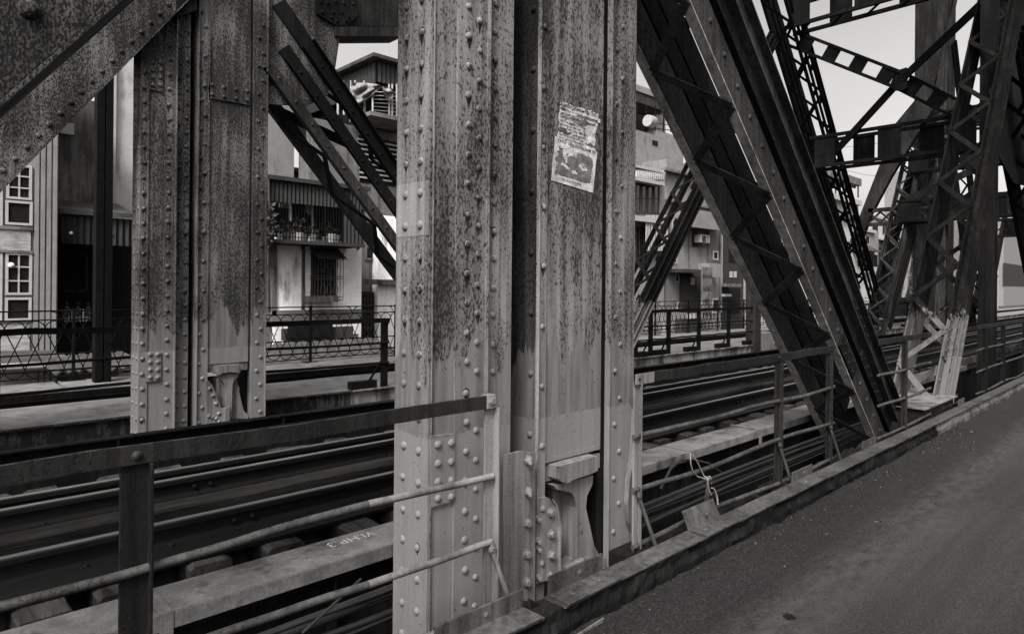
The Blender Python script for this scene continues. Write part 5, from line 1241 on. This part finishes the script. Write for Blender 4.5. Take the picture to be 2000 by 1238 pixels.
t = thing('air_conditioner', at(1378, 467, Y=Y - .5), 'white air conditioner box hanging on the guest house wall', 'air conditioner')
part('case', M['white'], t, (1369, 459, 1386, 474, Y - .6, .52)); part('fan_grille', M['wallE'], t, (1372, 461, 1379, 472, Y - .63, .028)); part('vent', M['wallC'], t, (1381, 461, 1384, 472, Y - .63, .028))
t = thing('hotel_sign', at(1380, 560, Y=Y - 1.4), 'upright grey sign board reading NHÀ NGHỈ VIỆT', 'sign')
Ys = Y - 1.4; sx0, sx1, sz0, sz1 = fb_(MB(), 1372, 522, 1391, 625, Ys, .1)
mb = MB(); mb.box(sx0, sx1, Ys, Ys + .12, sz0, sz1); mb.build('board', M['wallC'], t)
for k, s_ in enumerate(('NHÀ', 'NGHỈ', 'VIỆT', 'HÀ')):
    zz = at(1381, 544 + k * 24.5, Y=Ys).z; wd = (sx1 - sx0)
    k_ = .36 * 1.25; mw = Matrix.Translation((sx0 + wd * .04, Ys - .012, zz)) @ Matrix.Rotation(math.pi / 2, 4, 'X') @ Matrix.Diagonal((wd * .93 / (len(s_) * k_ * .70), 1, 1, 1))
    textmesh('lettering', s_, k_, M['ink'], t, mw, True)
Y = 26.0
h = house('narrow dark shop house with a lit pair of windows right of the guest house', 1435, Y, 'shop house')
mb = MB(); mb.box(XY(1410, Y), XY(1452, Y), Y, Y + 6, -6, at(1430, 395, Y=Y).z); mb.build('wall', M['wallE'], h)
part('pilaster', M['trim'], h, (1409, 395, 1411.5, 610, Y - .3, .3)); part('opening', M['dkglass'], h, (1424, 450, 1442, 512, Y - .04, .03)); part('opening', M['dkglass'], h, (1422, 562, 1446, 612, Y - .04, .03))
part('window', M['white'], h, (1426, 530, 1431, 542, Y - .06, .05), (1434, 530, 1439, 542, Y - .06, .05)); part('canopy', M['wallC'], h, (1419, 554, 1448, 560, Y - 1.2, 1.2)); part('sign_board', M['white'], h, (1414, 574, 1429, 579, Y - .8, .2))
h = house('streaky pale building half hidden by the big dark brace', 1470, 27, 'building', 'building')
mb = MB(); mb.box(XY(1453, 27), XY(1530, 27), 27, 33, -6, at(1470, 470, Y=27).z); mb.build('wall', M['wallB'], h); part('pipe', M['wallD'], h, (1458, 500, 1461, 610, 26.9, .09), (1468, 520, 1470, 610, 26.9, .09))
# low street furniture / walls behind the fence on the right
tag(part('street_wall', M['wallA'], None, (1300, 612, 1345, 660, 22, .3)), 'low pale street wall behind the fence below the guest house', 'wall')
tag(part('shop_counter', M['wallE'], None, (1332, 622, 1362, 655, 21.5, 1.2)), 'dark stall counter behind the fence', 'stall')
tag(part('white_board', M['white'], None, (1345, 612, 1362, 622, 21.4, .1)), 'white board on the dark stall behind the fence', 'board')
# -- far right houses
Y = 40.0
h = house('slender white tower house with a columned balcony in the right background', 1660, Y, 'tower house')
mb = MB(); mb.box(XY(1625, Y), XY(1676, Y), Y, Y + 6, -6, at(1650, 388, Y=Y).z); mb.build('wall', M['wallB'], h)
part('roof', M['wallC'], h, (1622, 340, 1683, 354, Y - .8, 7)); part('floor_slab', M['wallB'], h, (1622, 384, 1684, 394, Y - .9, 6.9)); part('loggia', M['dkglass'], h, (1632, 356, 1672, 362, Y + 1.5, .3))
mb = MB()
for px in (1632, 1648, 1661, 1676): mb.tube([at(px, 354, Y=Y - .5), at(px, 386, Y=Y - .5)], .12, 6)
mb.build('column', M['wallE'], h); mb = MB()
for k in range(9): q = at(1640 + k * 3, 380, Y=Y - .7); mb.tube([q + Vector((0, 0, -.25)), q, q + Vector((0, 0, .35))], [.1, .2, .1], 6)
mb.build('balustrade', M['trim'], h); window(h, 1668, 402, 1675, 432, Y, .15, 'trim', 'dkglass'); part('ledge', M['wallC'], h, (1650, 424, 1690, 430, Y - .6, .6))
h = house('low house with a dark veranda and tiled roof, right background', 1700, 38, 'house')
mb = MB(); mb.box(XY(1655, 38), XY(1712, 38), 38, 43, -6, at(1690, 488, Y=38).z); mb.build('wall', M['wallB'], h)
x0, x1 = XY(1676, 37), XY(1720, 37); z = at(1700, 490, Y=37).z
mb = MB(); mb.add([(x0, 36.5, z), (x1, 36.5, z), (x1 - .8, 40, z + 1.6), (x0 + .8, 40, z + 1.6), (x0, 36.5, z - .15), (x1, 36.5, z - .15), (x1, 43, z), (x0, 43, z)], [(0, 1, 2, 3), (4, 5, 1, 0), (1, 6, 2), (0, 3, 7), (3, 2, 6, 7)]); mb.build('roof', M['wallE'], h)
part('veranda', M['dkglass'], h, (1680, 496, 1714, 520, 37.6, .39)); part('balcony', M['trim'], h, (1690, 521, 1714, 532, 37.2, .1))
h = house('pale gabled house in the right background behind the zigzag brace', 1690, 46, 'house')
mb = MB(); mb.box(XY(1670, 46), XY(1715, 46), 46, 52, -6, at(1690, 448, Y=46).z); mb.build('wall', M['wallA'], h); part('cornice', M['trim'], h, (1668, 446, 1712, 452, 45.5, .6)); window(h, 1690, 460, 1698, 478, 46, .15, 'trim', 'dkglass')
h = house('grey blocky building behind the distant portal strut', 1800, 60, 'building', 'building')
mb = MB(); mb.box(XY(1770, 60), XY(1822, 60), 60, 66, -6, at(1800, 345, Y=60).z); mb.build('wall', M['wallA'], h); part('dark_face', M['wallC'], h, (1786, 346, 1803, 374, 59.9, .09)); window(h, 1806, 360, 1812, 380, 60, .3, 'trim', 'dkglass')
h = house('long pale shed roof behind the pale footed brace', 1790, 45, 'shed', 'shed')
mb = MB(); mb.box(XY(1740, 45), XY(1830, 45), 45, 50, -6, at(1780, 488, Y=45).z); mb.build('wall', M['dkglass'], h); mb = MB()
z = at(1780, 488, Y=45).z; mb.add([(XY(1740, 45), 44.5, z), (XY(1832, 45), 44.5, z), (XY(1832, 45), 49, z + 3), (XY(1745, 45), 49, z + 3)], [(0, 1, 2, 3)]); mb.build('roof', M['wallA'], h)
h = house('pale apartment block glimpsed through the lacing at the right', 1865, 55, 'building', 'building')
mb = MB(); mb.box(XY(1838, 55), XY(1905, 55), 55, 62, -6, at(1865, 400, Y=55).z); mb.build('wall', M['wallA'], h)
for k in range(5): window(h, 1850 + (k % 2) * 22, 420 + (k // 2) * 45, 1858 + (k % 2) * 22, 445 + (k // 2) * 45, 55, .2, 'wallE', 'dkglass')
h = house('remote pale block at the right edge behind the trusses', 1985, 70, 'building', 'building')
mb = MB(); mb.box(XY(1960, 70), XY(2060, 70), 70, 80, -6, at(1985, 440, Y=70).z); mb.build('wall', M['wallA'], h); part('band', M['wallE'], h, (1960, 520, 2050, 560, 69.9, .09))
t = thing('folded_parasol', at(1768, 580, Y=30), 'closed grey parasol hanging in folds behind the fence at the right', 'parasol')
mb = MB(); q0, q1 = at(1778, 484, Y=30), at(1764, 582, Y=30); mb.tube([q0, q0.lerp(q1, .2), q0.lerp(q1, .8), q1], [.2, .35, .42, .25], 8); mb.build('canopy', M['wallC'], t); MB().tube([q1, (q1.x, q1.y, -6)], .05, 6).build('pole', M['iron'], t)
t = thing('tree', at(1800, 540, Y=36), 'dark bushy tree behind the fence right of the parasol', 'tree')
mb = MB()
for k in range(900):
    c_ = at(rnd.gauss(1795, 14), rnd.gauss(545, 28), Y=36 + rnd.gauss(0, .7)); a = Vector((rnd.uniform(-1, 1), rnd.uniform(-1, 1), rnd.uniform(-1, 1))) * .22; b = Vector((rnd.uniform(-1, 1), rnd.uniform(-1, 1), rnd.uniform(-1, 1))) * .15
    mb.add([c_ - a, c_ + b, c_ + a, c_ - b], [(0, 1, 2, 3)])
mb.build('crown', M['leaf'], t); q = at(1795, 560, Y=36); MB().tube([(q.x, 36, -6), (q.x, 36, q.z)], [.2, .1], 7).build('trunk', M['wallE'], t)
# overhead wires
for L, lb in ((((1240, 200, 26), (1300, 222, 26), (1380, 262, 26)), 'thin black wire sagging past the roof terrace right of the column'), (((1595, 285, 30), (1650, 288, 30), (1720, 280, 30)), 'thin wire below the crossed bracing'), (((1630, 328, 30), (1690, 342, 30), (1740, 346, 30)), 'wire slanting down under the lower cross strut')):
    tag(MB().tube([at(a, b, Y=c) for a, b, c in L], .022, 5).build('wire', M['iron']), lb, 'wire', 'overhead wires')

# more life on the facades
gh = [o for o in bpy.data.objects if o.get('category') == 'guest house'][0]
for a, b, c, d in ((1350, 352, 1364, 384), (1372, 350, 1384, 382), (1312, 430, 1322, 470), (1312, 480, 1322, 515)): window(gh, a, b, c, d, 25.0, .1, 'trim', 'dkglass', (2, 2))
part('ledge', M['wallC'], gh, (1300, 398, 1409, 402, 24.7, .29)); part('ledge', M['wallC'], gh, (1300, 340, 1409, 345, 24.6, .39))
mb = MB()
for px, a, b in ((1384, 346, 520), (1406, 346, 610), (1346, 400, 520)): mb.tube([at(px, a, Y=24.9), at(px, b, Y=24.9)], .05, 5)
mb.build('drain_pipe', M['wallD'], gh)
for k, (a, c, top, Yh, wm, lb) in enumerate(((1700, 1738, 425, 52, 'wallB', 'narrow pale house with stacked windows behind the zigzag brace'), (1738, 1768, 468, 50, 'wallC', 'grey narrow house left of the folded parasol'), (1825, 1850, 440, 58, 'wallA', 'tall narrow house between the pale footed legs'), (1905, 1950, 455, 62, 'wallB', 'pale house front right of the pale footed brace'), (1640, 1672, 500, 45, 'wallD', 'stained low house beside the dark brace, right background'), (1480, 1560, 430, 33, 'wallC', 'grey house block glimpsed through the gaps of the dark brace'))):
    h = house(lb, (a + c) / 2, Yh); mb = MB(); mb.box(XY(a, Yh), XY(c, Yh), Yh, Yh + 4, -6, at((a + c) / 2, top, Y=Yh).z); mb.build('wall', M[wm], h)
    part('cornice', M['trim'], h, (a - 1, top - 3, c + 1, top + 2, Yh - .5, .49))
    n_ = max(2, int((c - a) / 16)); r_ = 0
    for yy0 in range(top + 12, 590, 42):
        for j in range(n_):
            x0 = a + (c - a) * (j + .2) / n_; x1 = a + (c - a) * (j + .75) / n_
            window(h, x0, yy0, x1, yy0 + 22, Yh, .14, 'trim' if (j + r_) % 2 else 'wallE', 'dkglass', (2, 1))
        part('balcony', M['wallC' if r_ % 2 else 'trim'], h, (a, yy0 + 26, c, yy0 + 31, Yh - .9, .89)); r_ += 1
